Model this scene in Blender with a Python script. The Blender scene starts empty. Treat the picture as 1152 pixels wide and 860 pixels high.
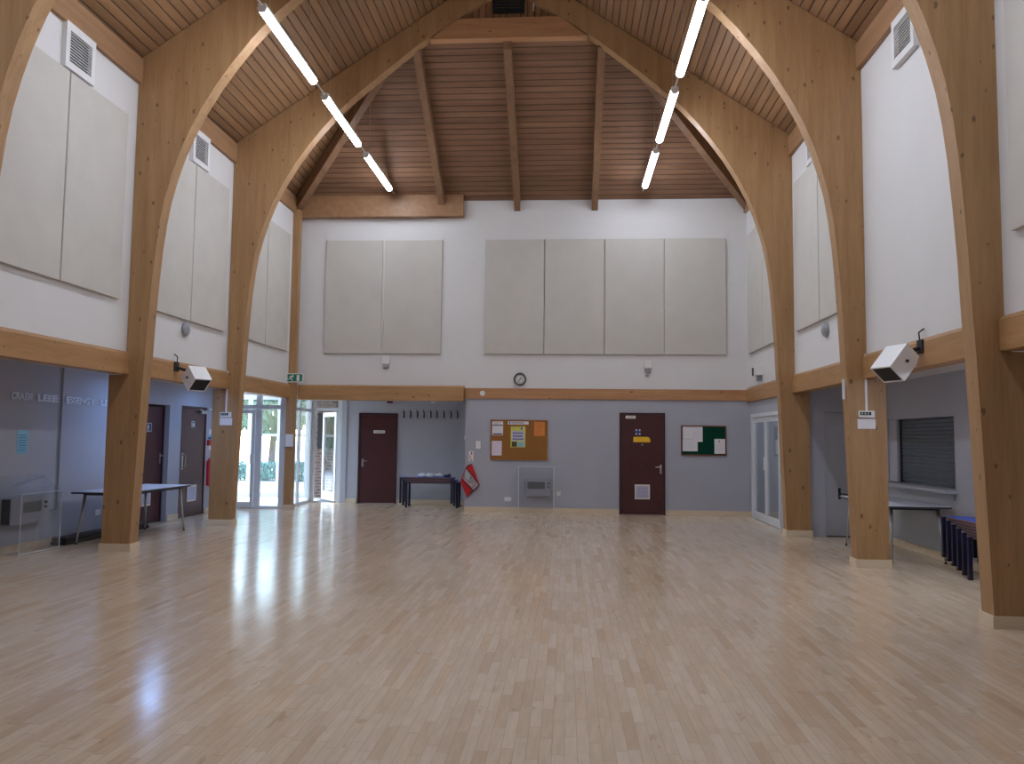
import bpy, bmesh, math, random
from mathutils import Vector, Matrix, Euler
random.seed(7)
PI = math.pi
C = bpy.context.scene.collection
scene = bpy.context.scene

# ------------------------------------------------------------------ colour / materials
def lin(c):
    return tuple(((v/255)/12.92 if v/255 <= .04045 else ((v/255+.055)/1.055)**2.4) for v in c) + (1.0,)

class NT:
    def __init__(s, name):
        s.m = bpy.data.materials.new(name); s.m.use_nodes = True
        s.t = s.m.node_tree; s.t.nodes.clear()
        s.out = s.n('ShaderNodeOutputMaterial')
    def n(s, typ, **kw):
        nd = s.t.nodes.new(typ)
        for k, v in kw.items(): setattr(nd, k, v)
        return nd
    def l(s, a, b): s.t.links.new(a, b)
    def math(s, op, a, b=None, c=None):
        nd = s.n('ShaderNodeMath', operation=op)
        for i, v in enumerate((a, b, c)):
            if v is None: continue
            if isinstance(v, (int, float)): nd.inputs[i].default_value = v
            else: s.l(v, nd.inputs[i])
        return nd.outputs[0]
    def comb(s, x, y, z):
        nd = s.n('ShaderNodeCombineXYZ')
        for i, v in enumerate((x, y, z)):
            if isinstance(v, (int, float)): nd.inputs[i].default_value = v
            else: s.l(v, nd.inputs[i])
        return nd.outputs[0]
    def pos(s):
        g = s.n('ShaderNodeNewGeometry'); sp = s.n('ShaderNodeSeparateXYZ'); s.l(g.outputs['Position'], sp.inputs[0])
        return sp.outputs[0], sp.outputs[1], sp.outputs[2]
    def noise(s, vec, scale, detail=3, rough=.5):
        nd = s.n('ShaderNodeTexNoise'); nd.inputs['Scale'].default_value = scale
        nd.inputs['Detail'].default_value = detail; nd.inputs['Roughness'].default_value = rough
        s.l(vec, nd.inputs['Vector']); return nd.outputs[0]
    def ramp(s, fac, stops):
        nd = s.n('ShaderNodeValToRGB'); e = nd.color_ramp.elements
        while len(e) < len(stops): e.new(.5)
        for i, (p, c) in enumerate(stops): e[i].position = p; e[i].color = c
        s.l(fac, nd.inputs[0]); return nd.outputs[0]
    def mix(s, fac, a, b, blend='MIX'):
        nd = s.n('ShaderNodeMix', data_type='RGBA', blend_type=blend)
        for i, v in ((0, fac), (6, a), (7, b)):
            if isinstance(v, (int, float)): nd.inputs[i].default_value = v
            elif isinstance(v, tuple): nd.inputs[i].default_value = v
            else: s.l(v, nd.inputs[i])
        return nd.outputs[2]
    def bsdf(s, color, rough=.5, metal=0., spec=.5, bump=None, bstr=.2, bdist=.01, **kw):
        b = s.n('ShaderNodeBsdfPrincipled')
        for key, v in (('Base Color', color), ('Roughness', rough), ('Metallic', metal), ('Specular IOR Level', spec)):
            if isinstance(v, (int, float, tuple)): b.inputs[key].default_value = v
            else: s.l(v, b.inputs[key])
        for k, v in kw.items(): b.inputs[k].default_value = v
        if bump is not None:
            bp = s.n('ShaderNodeBump'); bp.inputs['Strength'].default_value = bstr; bp.inputs['Distance'].default_value = bdist
            s.l(bump, bp.inputs['Height']); s.l(bp.outputs[0], b.inputs['Normal'])
        s.l(b.outputs[0], s.out.inputs[0]); return b

def plain(name, rgb, rough=.5, metal=0., spec=.5, var=.06, scale=6., bstr=0.):
    k = NT(name); x, y, z = k.pos(); v = k.comb(x, y, z)
    nz = k.noise(v, scale, 4)
    c = lin(rgb); lo = tuple(u*(1-var) for u in c[:3])+(1,); hi = tuple(min(1, u*(1+var)) for u in c[:3])+(1,)
    col = k.ramp(nz, [(.3, lo), (.7, hi)])
    fine = k.noise(v, scale*22, 2) if bstr else None
    k.bsdf(col, rough, metal, spec, bump=fine, bstr=bstr, bdist=.004)
    return k.m

def wood(name, dark, light, axis, rough=.45, knot=True, lam=None, spec=.35, stretch=.08, scale=9.):
    """long-grained softwood; axis = grain direction (0,1,2)"""
    k = NT(name); p = list(k.pos())
    q = [k.math('MULTIPLY', c, stretch if i == axis else 1.) for i, c in enumerate(p)]
    v = k.comb(*q)
    g1 = k.noise(v, scale, 6, .62); g2 = k.noise(v, scale*5, 3, .5)
    f = k.math('ADD', k.math('MULTIPLY', g1, .7), k.math('MULTIPLY', g2, .3))
    col = k.ramp(f, [(.32, lin(dark)), (.68, lin(light))])
    if lam:
        li = k.math('FLOOR', k.math('DIVIDE', p[lam[0]], lam[1]))
        wn = k.n('ShaderNodeTexWhiteNoise', noise_dimensions='1D'); k.l(li, wn.inputs['W'])
        col = k.mix(.5, col, k.ramp(wn.outputs[0], [(0, (.78, .76, .72, 1)), (1, (1.12, 1.1, 1.06, 1))]), 'MULTIPLY')
    if knot:
        wob = k.math('MULTIPLY', k.math('SUBTRACT', k.noise(k.comb(*p), 45, 2), .5), .022)
        kv = k.comb(*[k.math('ADD', k.math('MULTIPLY', c, .6 if i == axis else 1.), wob) for i, c in enumerate(p)])
        vo = k.n('ShaderNodeTexVoronoi'); vo.inputs['Scale'].default_value = 10.; k.l(kv, vo.inputs['Vector'])
        sz = k.n('ShaderNodeSeparateColor'); k.l(vo.outputs['Color'], sz.inputs[0])
        r = k.math('MULTIPLY', k.math('SUBTRACT', sz.outputs[0], .24), .31)
        m = k.math('MULTIPLY', k.math('SUBTRACT', r, vo.outputs['Distance']), 14.)
        soft = k.math('MULTIPLY', k.math('MINIMUM', k.math('MAXIMUM', m, 0.), 1.), .62)
        col = k.mix(soft, col, lin(tuple(int(d*.42) for d in dark)))
    k.bsdf(col, rough, 0, spec, bump=g2, bstr=.05, bdist=.003)
    return k.m

def boards(name, axis, period, offset, dark, light, grain_axis, rough=.5):
    k = NT(name); p = list(k.pos())
    u = k.math('DIVIDE', k.math('ADD', p[axis], offset), period)
    fl = k.math('FLOOR', u); fr = k.math('SUBTRACT', u, fl)
    wn = k.n('ShaderNodeTexWhiteNoise', noise_dimensions='1D'); k.l(fl, wn.inputs['W'])
    q = [k.math('MULTIPLY', c, .1 if i == grain_axis else 1.) for i, c in enumerate(p)]
    g = k.noise(k.comb(*q), 8, 5, .6)
    col = k.ramp(g, [(.3, lin(dark)), (.7, lin(light))])
    col = k.mix(.8, col, k.ramp(wn.outputs[0], [(0, (.80, .78, .76, 1)), (1, (1.14, 1.1, 1.06, 1))]), 'MULTIPLY')
    kv = k.comb(*[k.math('MULTIPLY', c, .6 if i == grain_axis else 1.) for i, c in enumerate(p)])
    vo = k.n('ShaderNodeTexVoronoi'); vo.inputs['Scale'].default_value = 3.6; k.l(kv, vo.inputs['Vector'])
    kn = k.math('MULTIPLY', k.math('LESS_THAN', vo.outputs['Distance'], .045), .5)
    col = k.mix(kn, col, lin(tuple(int(d*.45) for d in dark)))
    edge = k.math('MINIMUM', fr, k.math('SUBTRACT', 1., fr))
    gro = k.math('LESS_THAN', edge, .055)
    h = k.math('MINIMUM', k.math('MULTIPLY', edge, 9.), 1.)
    col = k.mix(k.math('MULTIPLY', gro, .72), col, lin((38, 24, 16)))
    k.bsdf(col, rough, 0, .3, bump=h, bstr=.9, bdist=.012)
    return k.m

def floor_mat():
    k = NT('maple_strip_floor'); x, y, z = k.pos()
    w = .062
    cu = k.math('DIVIDE', x, w); ci = k.math('FLOOR', cu); cf = k.math('SUBTRACT', cu, ci)
    wn = k.n('ShaderNodeTexWhiteNoise', noise_dimensions='1D'); k.l(ci, wn.inputs['W'])
    ln = k.math('ADD', .42, k.math('MULTIPLY', wn.outputs[0], .22))
    ru = k.math('DIVIDE', k.math('ADD', y, k.math('MULTIPLY', wn.outputs[0], 37.)), ln)
    ri = k.math('FLOOR', ru); rf = k.math('SUBTRACT', ru, ri)
    w2 = k.n('ShaderNodeTexWhiteNoise', noise_dimensions='2D'); k.l(k.comb(ci, ri, 0), w2.inputs['Vector'])
    r = w2.outputs[0]
    base = k.ramp(r, [(0, lin((192, 167, 141))), (.12, lin((200, 178, 154))), (.55, lin((205, 185, 163))), (.9, lin((211, 192, 171))), (1, lin((203, 177, 149)))])
    gv = k.comb(k.math('ADD', x, k.math('MULTIPLY', r, 5.)), k.math('MULTIPLY', y, .12), 0)
    g = k.noise(gv, 34, 5, .6)
    col = k.mix(.55, base, k.ramp(g, [(.3, (.80, .77, .74, 1)), (.7, (1.08, 1.07, 1.05, 1))]), 'MULTIPLY')
    big = k.noise(k.comb(x, y, 0), .55, 3)
    col = k.mix(.5, col, k.ramp(big, [(.3, (.93, .92, .91, 1)), (.7, (1.04, 1.04, 1.04, 1))]), 'MULTIPLY')
    fg = k.noise(k.comb(k.math('ADD', k.math('MULTIPLY', x, 1.), k.math('MULTIPLY', r, 3.)), k.math('MULTIPLY', y, .3), r), 9, 5, .65)
    col = k.mix(k.math('MULTIPLY', k.math('GREATER_THAN', fg, .66), .3), col, lin((140, 104, 76)))
    ex = k.math('LESS_THAN', k.math('MINIMUM', cf, k.math('SUBTRACT', 1., cf)), .022)
    ey = k.math('LESS_THAN', k.math('MINIMUM', rf, k.math('SUBTRACT', 1., rf)), .004)
    seam = k.math('MAXIMUM', ex, ey)
    col = k.mix(k.math('MULTIPLY', seam, .4), col, lin((110, 84, 62)))
    rg = k.math('ADD', .10, k.math('MULTIPLY', k.noise(k.comb(x, y, 0), 3.0, 4), .13))
    hb = k.math('ADD', k.math('MULTIPLY', r, .6), k.math('MULTIPLY', g, .15))
    k.bsdf(col, rg, 0, .5, bump=hb, bstr=.06, bdist=.002)
    return k.m

def brick_mat():
    k = NT('brick'); x, y, z = k.pos()
    b = k.n('ShaderNodeTexBrick'); k.l(k.comb(k.math('ADD', x, y), z, 0), b.inputs['Vector'])
    b.inputs['Scale'].default_value = 1.; b.inputs['Brick Width'].default_value = .225; b.inputs['Row Height'].default_value = .075
    b.inputs['Mortar Size'].default_value = .006
    b.inputs['Color1'].default_value = lin((112, 90, 80)); b.inputs['Color2'].default_value = lin((92, 76, 70)); b.inputs['Mortar'].default_value = lin((150, 146, 142))
    k.bsdf(b.outputs[0], .9, 0, .2, bump=b.outputs['Fac'], bstr=-.4, bdist=.01)
    return k.m

def glass_mat(name, tint=(1, 1, 1), refl=1., haze=0.):
    k = NT(name)
    tr = k.n('ShaderNodeBsdfTransparent'); tr.inputs[0].default_value = tint+(1,)
    gl = k.n('ShaderNodeBsdfGlossy'); gl.inputs['Roughness'].default_value = .02
    g = k.n('ShaderNodeNewGeometry'); dt = k.n('ShaderNodeVectorMath', operation='DOT_PRODUCT')
    k.l(g.outputs['Normal'], dt.inputs[0]); k.l(g.outputs['Incoming'], dt.inputs[1])
    graz = k.math('SUBTRACT', 1., k.math('MINIMUM', k.math('ABSOLUTE', dt.outputs['Value']), 1.))
    f = k.math('MINIMUM', k.math('MULTIPLY', k.math('ADD', .04, k.math('MULTIPLY', k.math('POWER', graz, 5.), .96)), refl), 1.)
    mx = k.n('ShaderNodeMixShader'); k.l(f, mx.inputs[0]); k.l(tr.outputs[0], mx.inputs[1]); k.l(gl.outputs[0], mx.inputs[2])
    last = mx
    if haze:
        df = k.n('ShaderNodeBsdfDiffuse'); df.inputs[0].default_value = (.8, .82, .86, 1)
        m2 = k.n('ShaderNodeMixShader'); m2.inputs[0].default_value = haze; k.l(mx.outputs[0], m2.inputs[1]); k.l(df.outputs[0], m2.inputs[2]); last = m2
    k.l(last.outputs[0], k.out.inputs[0]); return k.m

def emit_mat(name, rgb, strength):
    k = NT(name); e = k.n('ShaderNodeEmission'); e.inputs[0].default_value = tuple(rgb)+(1,); e.inputs[1].default_value = strength
    k.l(e.outputs[0], k.out.inputs[0]); return k.m

M = {}
M['white_paint'] = plain('white_paint', (216, 214, 213), .75, spec=.3, var=.02, scale=1.2, bstr=.05)
M['grey_paint'] = plain('grey_paint', (170, 172, 183), .7, spec=.3, var=.03, scale=1.2, bstr=.05)
M['soffit'] = plain('soffit', (205, 204, 204), .8, var=.02)
M['glulam_v'] = wood('glulam', (152, 115, 78), (178, 141, 100), 2)
M['glulam_y'] = wood('beam_wood', (154, 114, 74), (180, 140, 96), 1)
M['glulam_x'] = wood('crossbeam_wood', (156, 116, 78), (184, 144, 100), 0)
M['rail_x'] = wood('rail_wood', (164, 116, 80), (190, 144, 104), 0)
M['plate_y'] = wood('plate_wood', (140, 104, 74), (164, 126, 92), 1, knot=False)
M['rafter'] = wood('rafter_wood', (122, 90, 66), (144, 110, 82), 1, knot=False)
M['boards_y'] = boards('roof_boards_side', 0, .106, .02, (131, 98, 70), (154, 120, 88), 1)
M['boards_x'] = boards('roof_boards_back', 1, .112, .03, (122, 90, 68), (146, 111, 86), 0)
M['boards_z'] = boards('gablet_boards', 0, .12, .0, (134, 98, 72), (158, 120, 90), 2)
M['skirting'] = wood('skirting_wood', (205, 186, 158), (222, 206, 182), 0, knot=False, stretch=.1)
M['floor'] = floor_mat()
M['fabric'] = plain('panel_fabric', (197, 193, 186), .95, spec=.1, var=.03, scale=3, bstr=.35)
M['maroon'] = plain('maroon_door', (73, 37, 40), .35, spec=.5, var=.08, scale=5)
M['maroon_dark'] = plain('maroon_frame', (58, 30, 33), .4, var=.06)
M['grey_door'] = plain('grey_door', (166, 168, 176), .55, var=.02)
M['white'] = plain('white_plastic', (222, 222, 222), .4, var=.02)
M['alu'] = plain('white_aluminium', (208, 212, 218), .35, var=.02)
M['steel'] = plain('brushed_steel', (190, 190, 190), .3, 1.0, var=.04)
M['leg_metal'] = plain('grey_leg_metal', (176, 176, 174), .4, .6, var=.04)
M['black'] = plain('black', (24, 24, 26), .6, var=.1)
M['grille'] = plain('grille_dark', (34, 34, 36), .8, var=.1)
M['speaker'] = plain('speaker_white', (224, 224, 226), .45, var=.02)
M['cork'] = plain('cork', (150, 104, 58), .9, spec=.1, var=.22, scale=60, bstr=.3)
M['cork_frame'] = wood('cork_frame', (140, 92, 50), (164, 112, 64), 0, knot=False)
M['board_frame'] = wood('board_frame', (104, 56, 44), (124, 72, 56), 0, knot=False)
M['felt'] = plain('green_felt', (16, 62, 48), .95, spec=.05, var=.12, scale=30)
M['paper'] = plain('paper', (226, 224, 228), .85, var=.02, scale=8)
M['paper_pink'] = plain('pale_pink_paper', (222, 208, 222), .85, var=.02, scale=8)
M['paper_orange'] = plain('orange_paper', (216, 132, 66), .85, var=.05, scale=12)
M['paper_yellow'] = plain('yellow_paper', (206, 204, 96), .8, var=.05, scale=12)
M['paper_blue'] = plain('pale_blue_paper', (136, 190, 210), .85, var=.04, scale=12)
M['lilac'] = plain('lilac_panel', (190, 190, 222), .8, var=.02)
M['ink'] = plain('ink', (70, 72, 92), .8, var=.1)
M['navy_ink'] = plain('navy_ink', (44, 46, 88), .8, var=.1)
M['photo_dark'] = plain('printed_photo', (74, 74, 52), .7, var=.4, scale=40)
M['sign_white'] = plain('sign_white', (224, 220, 214), .5, var=.02)
M['sign_blue'] = plain('sign_blue', (40, 70, 140), .5, var=.03)
M['sign_yellow'] = plain('sign_yellow', (232, 186, 40), .5, var=.05, scale=20)
M['sign_green'] = plain('sign_green', (10, 110, 92), .45, var=.04)
M['red'] = plain('red_fabric', (190, 26, 40), .6, var=.08, scale=10)
M['fire_red'] = plain('fire_red', (170, 40, 40), .5, var=.05)
M['dark_red'] = plain('dark_red_plastic', (86, 34, 40), .5, var=.05)
M['clear'] = glass_mat('clear_film', (.86, .87, .89), 1.2, .25)
M['acrylic'] = glass_mat('clear_acrylic', (.97, .98, .99), .8, .015)
M['acrylic_edge'] = plain('acrylic_edge', (204, 208, 216), .3, var=.02)
M['glass'] = glass_mat('window_glass', (.93, .96, .96))
M['heater'] = plain('heater_metal', (150, 152, 160), .45, .1, var=.03)
M['heater_grille'] = plain('heater_grille', (96, 100, 104), .55, .1, var=.1, scale=30)
M['table_top'] = plain('grey_laminate', (206, 210, 222), .32, var=.03)
M['table_edge'] = plain('table_edge', (48, 48, 58), .5, var=.05)
M['blue_lam'] = plain('blue_laminate', (52, 92, 205), .35, var=.03)
M['ply'] = plain('plywood_edge', (140, 104, 58), .6, var=.12, scale=30)
M['navy'] = plain('navy_metal', (28, 29, 58), .35, .1, var=.06)
M['shutter'] = plain('grey_shutter', (112, 120, 132), .42, .6, var=.04)
M['mat'] = plain('black_padded_mat', (26, 26, 30), .5, var=.1)
M['plastic_bag'] = plain('translucent_plastic_bag', (206, 212, 222), .25, var=.12, scale=30)
M['pouch'] = plain('dark_blue_pouch', (38, 40, 96), .6, var=.1)
M['brick'] = brick_mat()
M['paving'] = plain('concrete_paving', (206, 204, 200), .85, var=.08, scale=1.5, bstr=.1)
M['doormat'] = plain('blue_grey_doormat', (70, 78, 92), .95, var=.15, scale=40)
M['leaf'] = plain('leaf', (58, 112, 92), .6, var=.35, scale=3)
M['leaf_dark'] = plain('hedge_leaf', (66, 128, 112), .6, var=.35, scale=4)
M['bark'] = plain('bark', (92, 76, 62), .9, var=.25, scale=8)
M['tube'] = emit_mat('fluorescent_diffuser', (.90, .97, 1.10), 38.)
M['lamp_cool'] = emit_mat('cool_lamp', (.27, .50, 1.0), 34.)
M['fill_white'] = emit_mat('fill_glow', (.88, .97, 1.10), 90.)  # glow of the added fills in the right aisle and corridor
M['lcd'] = plain('lcd', (30, 36, 36), .25, var=.1)
M['lcd_seg'] = plain('lcd_segment', (150, 170, 160), .4, var=.02)
M['clock_face'] = plain('clock_face', (214, 214, 210), .5, var=.02)
M['clock_rim'] = plain('clock_rim', (62, 62, 66), .35, var=.05)
M['letter'] = plain('silver_lettering', (206, 210, 218), .35, .2, var=.03)

# ------------------------------------------------------------------ mesh builder
class MB:
    def __init__(s): s.bm = bmesh.new(); s.mats = []
    def mi(s, m):
        if m is None: return 0
        if m not in s.mats: s.mats.append(m)
        return s.mats.index(m)
    def _set(s, faces, m):
        i = s.mi(m)
        for f in faces: f.material_index = i
    def box(s, x0, x1, y0, y1, z0, z1, m=None, bev=0., rot=None):
        x0, x1 = min(x0, x1), max(x0, x1); y0, y1 = min(y0, y1), max(y0, y1); z0, z1 = min(z0, z1), max(z0, z1)
        c = Vector(((x0+x1)/2, (y0+y1)/2, (z0+z1)/2))
        mat = Matrix.Translation(c) @ (rot if rot else Matrix.Identity(4)) @ Matrix.Diagonal((x1-x0, y1-y0, z1-z0, 1))
        r = bmesh.ops.create_cube(s.bm, size=1, matrix=mat)
        fs = set(f for v in r['verts'] for f in v.link_faces)
        s._set(fs, m)
        if bev:
            es = set(e for v in r['verts'] for e in v.link_edges)
            rb = bmesh.ops.bevel(s.bm, geom=list(es), offset=bev, segments=2, affect='EDGES', profile=.6)
            s._set(rb['faces'], m)
        return s
    def prism(s, pts, axis, a, b, m=None):
        """polygon pts (2D) in the plane across axis, extruded a..b. axis 1: pts=(x,z); 0: pts=(y,z); 2: pts=(x,y)"""
        def P(p, t):
            return {0: (t, p[0], p[1]), 1: (p[0], t, p[1]), 2: (p[0], p[1], t)}[axis]
        va = [s.bm.verts.new(P(p, a)) for p in pts]; vb = [s.bm.verts.new(P(p, b)) for p in pts]
        fs = []
        n = len(pts)
        for i in range(n):
            fs.append(s.bm.faces.new((va[i], va[(i+1) % n], vb[(i+1) % n], vb[i])))
        fs.append(s.bm.faces.new(va[::-1])); fs.append(s.bm.faces.new(vb))
        s._set(fs, m); return s
    def poly(s, pts, m=None):
        f = s.bm.faces.new([s.bm.verts.new(p) for p in pts]); s._set([f], m); return s
    def cyl(s, p0, p1, r0, r1=None, m=None, seg=12):
        p0, p1 = Vector(p0), Vector(p1); r1 = r0 if r1 is None else r1
        d = p1-p0; q = d.to_track_quat('Z', 'Y').to_matrix().to_4x4()
        r = bmesh.ops.create_cone(s.bm, cap_ends=True, segments=seg, radius1=r0, radius2=r1, depth=d.length,
                                  matrix=Matrix.Translation((p0+p1)/2) @ q)
        s._set(set(f for v in r['verts'] for f in v.link_faces), m); return s
    def tube(s, path, r, m=None, seg=8):
        for a, b in zip(path, path[1:]): s.cyl(a, b, r, m=m, seg=seg)
        return s
    def ball(s, c, r, m=None, scale=(1, 1, 1), sub=2):
        rr = bmesh.ops.create_icosphere(s.bm, subdivisions=sub, radius=r, matrix=Matrix.Translation(c) @ Matrix.Diagonal((*scale, 1)))
        s._set(set(f for v in rr['verts'] for f in v.link_faces), m); return s
    def build(s, name, mat=None, parent=None, smooth=False, origin=None):
        bmesh.ops.recalc_face_normals(s.bm, faces=s.bm.faces[:])
        me = bpy.data.meshes.new(name)
        if origin is None:
            if parent is not None: origin = world_loc(parent)
            else:
                co = [v.co for v in s.bm.verts]
                lo = [min(c[i] for c in co) for i in range(3)]; hi = [max(c[i] for c in co) for i in range(3)]
                origin = Vector(((lo[0]+hi[0])/2, (lo[1]+hi[1])/2, lo[2]))
        origin = Vector(origin)
        bmesh.ops.translate(s.bm, verts=s.bm.verts[:], vec=-origin)
        if smooth:
            for f in s.bm.faces: f.smooth = True
        s.bm.to_mesh(me); s.bm.free()
        ml = s.mats if s.mats else [mat]
        for m in ml: me.materials.append(M[m] if isinstance(m, str) else m)
        o = bpy.data.objects.new(name, me); C.objects.link(o)
        if parent is not None: o.parent = parent
        else: o.location = origin
        if parent is not None: o.location = origin - world_loc(parent)
        return o

def world_loc(o):
    v = Vector(o.location)
    return v + world_loc(o.parent) if o.parent else v

def tag(o, label=None, cat=None, group=None, kind=None):
    if label: o['label'] = label
    if cat: o['category'] = cat
    if group: o['group'] = group
    if kind: o['kind'] = kind
    return o

def thing(name, loc, label, cat, group=None, rot=None):
    o = bpy.data.objects.new(name, None); C.objects.link(o); o.empty_display_size = .1
    o.location = loc
    if rot: o.rotation_euler = rot
    return tag(o, label, cat, group)

def struct(mb, name, mat=None, label=None, cat=None):
    o = mb.build(name, mat); tag(o, label, cat, kind='structure'); return o

def dup(root, loc, label=None, group=None):
    def cp(o, parent):
        c = o.copy(); C.objects.link(c)
        if parent is not None: c.parent = parent
        for ch in list(o.children): cp(ch, c)
        return c
    r = cp(root, None); r.location = loc
    if label: r['label'] = label
    if group: r['group'] = group
    return r

def wall(mb, axis, t0, t1, u0, u1, z0, z1, holes=(), m=None):
    """wall slab normal to axis (0: x, 1: y) between t0..t1; holes = (ua,ub,za,zb)"""
    us = sorted({u0, u1, *[h[0] for h in holes], *[h[1] for h in holes]})
    zs = sorted({z0, z1, *[h[2] for h in holes], *[h[3] for h in holes]})
    us = [u for u in us if u0 <= u <= u1]; zs = [z for z in zs if z0 <= z <= z1]
    for a, b in zip(us, us[1:]):
        for c, d in zip(zs, zs[1:]):
            um, zm = (a+b)/2, (c+d)/2
            if any(h[0] < um < h[1] and h[2] < zm < h[3] for h in holes): continue
            if axis == 0: mb.box(t0, t1, a, b, c, d, m)
            else: mb.box(a, b, t0, t1, c, d, m)
    return mb

# ------------------------------------------------------------------ main dimensions (metres)
XC = -1.047                    # centre line of the hall
XL, XR = -5.79, 3.69           # upper side walls
AL, AR = -7.0, 4.9             # lower aisle walls
W = 16.55                      # far wall
YN = -4.0                      # wall behind the camera
FR = [6.97, 10.09, 13.20]      # front faces of the arches
FT = .20                       # arch thickness
REC = 18.15                    # back of the recess
PITCH = .68; EAVE = 6.58; RIDGE = EAVE + PITCH*4.737
BP = .60; BY = 16.38; BZ = 6.642     # back slope

def roof_z(x): return RIDGE - PITCH*abs(x-XC)
def back_z(y): return BZ + BP*(BY-y)

# ------------------------------------------------------------------ camera
cam = bpy.data.cameras.new('camera'); co = bpy.data.objects.new('camera', cam); C.objects.link(co)
f_px, pitch, yaw, roll = 898.67, .0703, .0687, .0114
cam.sensor_fit = 'HORIZONTAL'; cam.sensor_width = 36; cam.lens = f_px/1152*36
fwd = Vector((-math.sin(yaw)*math.cos(pitch), math.cos(yaw)*math.cos(pitch), math.sin(pitch)))
rt = Vector((math.cos(yaw), math.sin(yaw), 0)); up = rt.cross(fwd)
# image content turned clockwise by roll -> camera turned the other way
r2 = rt*math.cos(roll) + up*math.sin(roll); u2 = -rt*math.sin(roll) + up*math.cos(roll)
mw = Matrix((r2, u2, -fwd)).transposed().to_4x4(); mw.translation = (0, 0, 1.52)
co.matrix_world = mw
cam.clip_start = .05; cam.clip_end = 400
scene.camera = co

# ------------------------------------------------------------------ setting: floor, ground
mb = MB(); mb.box(AL-.15, AR+.15, YN-.15, 13.4, -.03, 0); mb.box(AL-.15, 6.2, 13.4, W+.15, -.03, 0); mb.box(-5.9, -2.0, W+.15, REC+.05, -.03, 0)
struct(mb, 'floor', 'floor')
mb = MB(); mb.box(-9.2, -5.9, W+.15, 19.75, -.03, -.004); mb.box(-5.9, -4.6, REC+.05, 19.75, -.03, -.004)
struct(mb, 'porch_floor', 'paving')
mb = MB(); mb.box(-120, 60, 19.75, 200, -.2, -.03); mb.box(-120, -9.2, -30, 19.75, -.2, -.03)
struct(mb, 'ground', 'paving')

# upper side walls + plates + beams
mb = MB(); wall(mb, 0, XL-.2, XL, YN, W+.15, 2.43, EAVE+.02)
struct(mb, 'wall_left', 'white_paint')
mb = MB(); wall(mb, 0, XR, XR+.2, YN, W+.15, 2.43, EAVE+.02)
struct(mb, 'wall_right', 'white_paint')
bays = [(YN, FR[0]), (FR[0]+FT, FR[1]), (FR[1]+FT, FR[2]), (FR[2]+FT, W)]
n = 0
for side, wx in ((-1, XL), (1, XR)):
    for a, b in bays:
        n += 1
        bb = b if not (side < 0 and b == W) else 16.36
        mb = MB()
        mb.box(wx-side*.05, wx+side*.16, a, bb, 2.30, 2.555, bev=.006)
        mb.prism([(wx-side*.05, 2.557), (wx-side*.012, 2.60), (wx+side*.0, 2.60), (wx+side*.0, 2.557)], 1, a, bb)
        struct(mb, 'trim_%d' % n, 'glulam_y')
        n += 1
        mb = MB(); mb.box(wx-side*.06, wx, a, bb, 6.23, EAVE-.02)
        struct(mb, 'trim_%d' % n, 'plate_y')

# lower left aisle wall (with the two doors) and its ceiling
D1 = (12.73, 13.69, 0, 2.03); D2 = (14.12, 15.15, 0, 2.05)
mb = MB(); wall(mb, 0, AL-.15, AL, YN, 16.36, 0, 2.6, [D1, D2]); mb.box(AL-.25, AL-.15, 12.5, 15.4, 0, 2.2); struct(mb, 'wall_left_aisle', 'grey_paint')  # extra slab behind the doors is added to block outdoor light leaks
mb = MB(); mb.box(AL, XL-.2, YN, 16.36, 2.43, 2.6); mb.box(XL-.2, XL-.15, YN, 16.36, 2.40, 2.43); struct(mb, 'ceiling_left_aisle', 'soffit')
mb = MB()
for a, b in ((YN, D1[0]-.02), (D1[1]+.02, D2[0]-.02), (D2[1]+.02, 16.36)): mb.box(AL, AL+.02, a, b, 0, .1)
struct(mb, 'baseboard_left', 'skirting')

# lower right aisle wall with the serving hatch, its end wall, and the wall beyond
H = (10.50, 12.60, .90, 1.865)
mb = MB(); wall(mb, 0, AR, AR+.15, YN, 13.4, 0, 2.6, [H]); struct(mb, 'wall_right_aisle', 'grey_paint')
mb = MB(); mb.box(XR+.2, AR, YN, 13.4, 2.43, 2.6); struct(mb, 'ceiling_right_aisle', 'soffit')
GD = (4.17, 4.86, 0, 2.0)
mb = MB(); wall(mb, 1, 13.27, 13.4, 3.92, AR, 0, 2.43, [GD]); struct(mb, 'wall_right_end', 'grey_paint')
RD = (14.15, 16.25, 0, 2.05)
mb = MB(); wall(mb, 0, XR, XR+.15, 13.42, W, 0, 2.30, [RD]); struct(mb, 'wall_right_far', 'grey_paint')
mb = MB(); mb.box(AR-.02, AR, YN, 13.27, 0, .1); mb.box(XR-.02, XR, RD[1]+.06, W-.02, 0, .1); struct(mb, 'baseboard_right', 'skirting')
# corridor beyond the right glass door
mb = MB(); mb.box(5.9, 6.05, 13.4, W+.15, 0, 2.6); mb.box(XR+.15, 6.05, W+.002, W+.15, 0, 2.6); mb.box(XR+.15, 5.9, 13.4, 13.42, 0, 2.6)
struct(mb, 'wall_corridor', 'grey_paint')
mb = MB(); mb.box(XR+.2, 6.05, 13.42, W+.15, 2.5, 2.6); struct(mb, 'ceiling_corridor', 'soffit')

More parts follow.
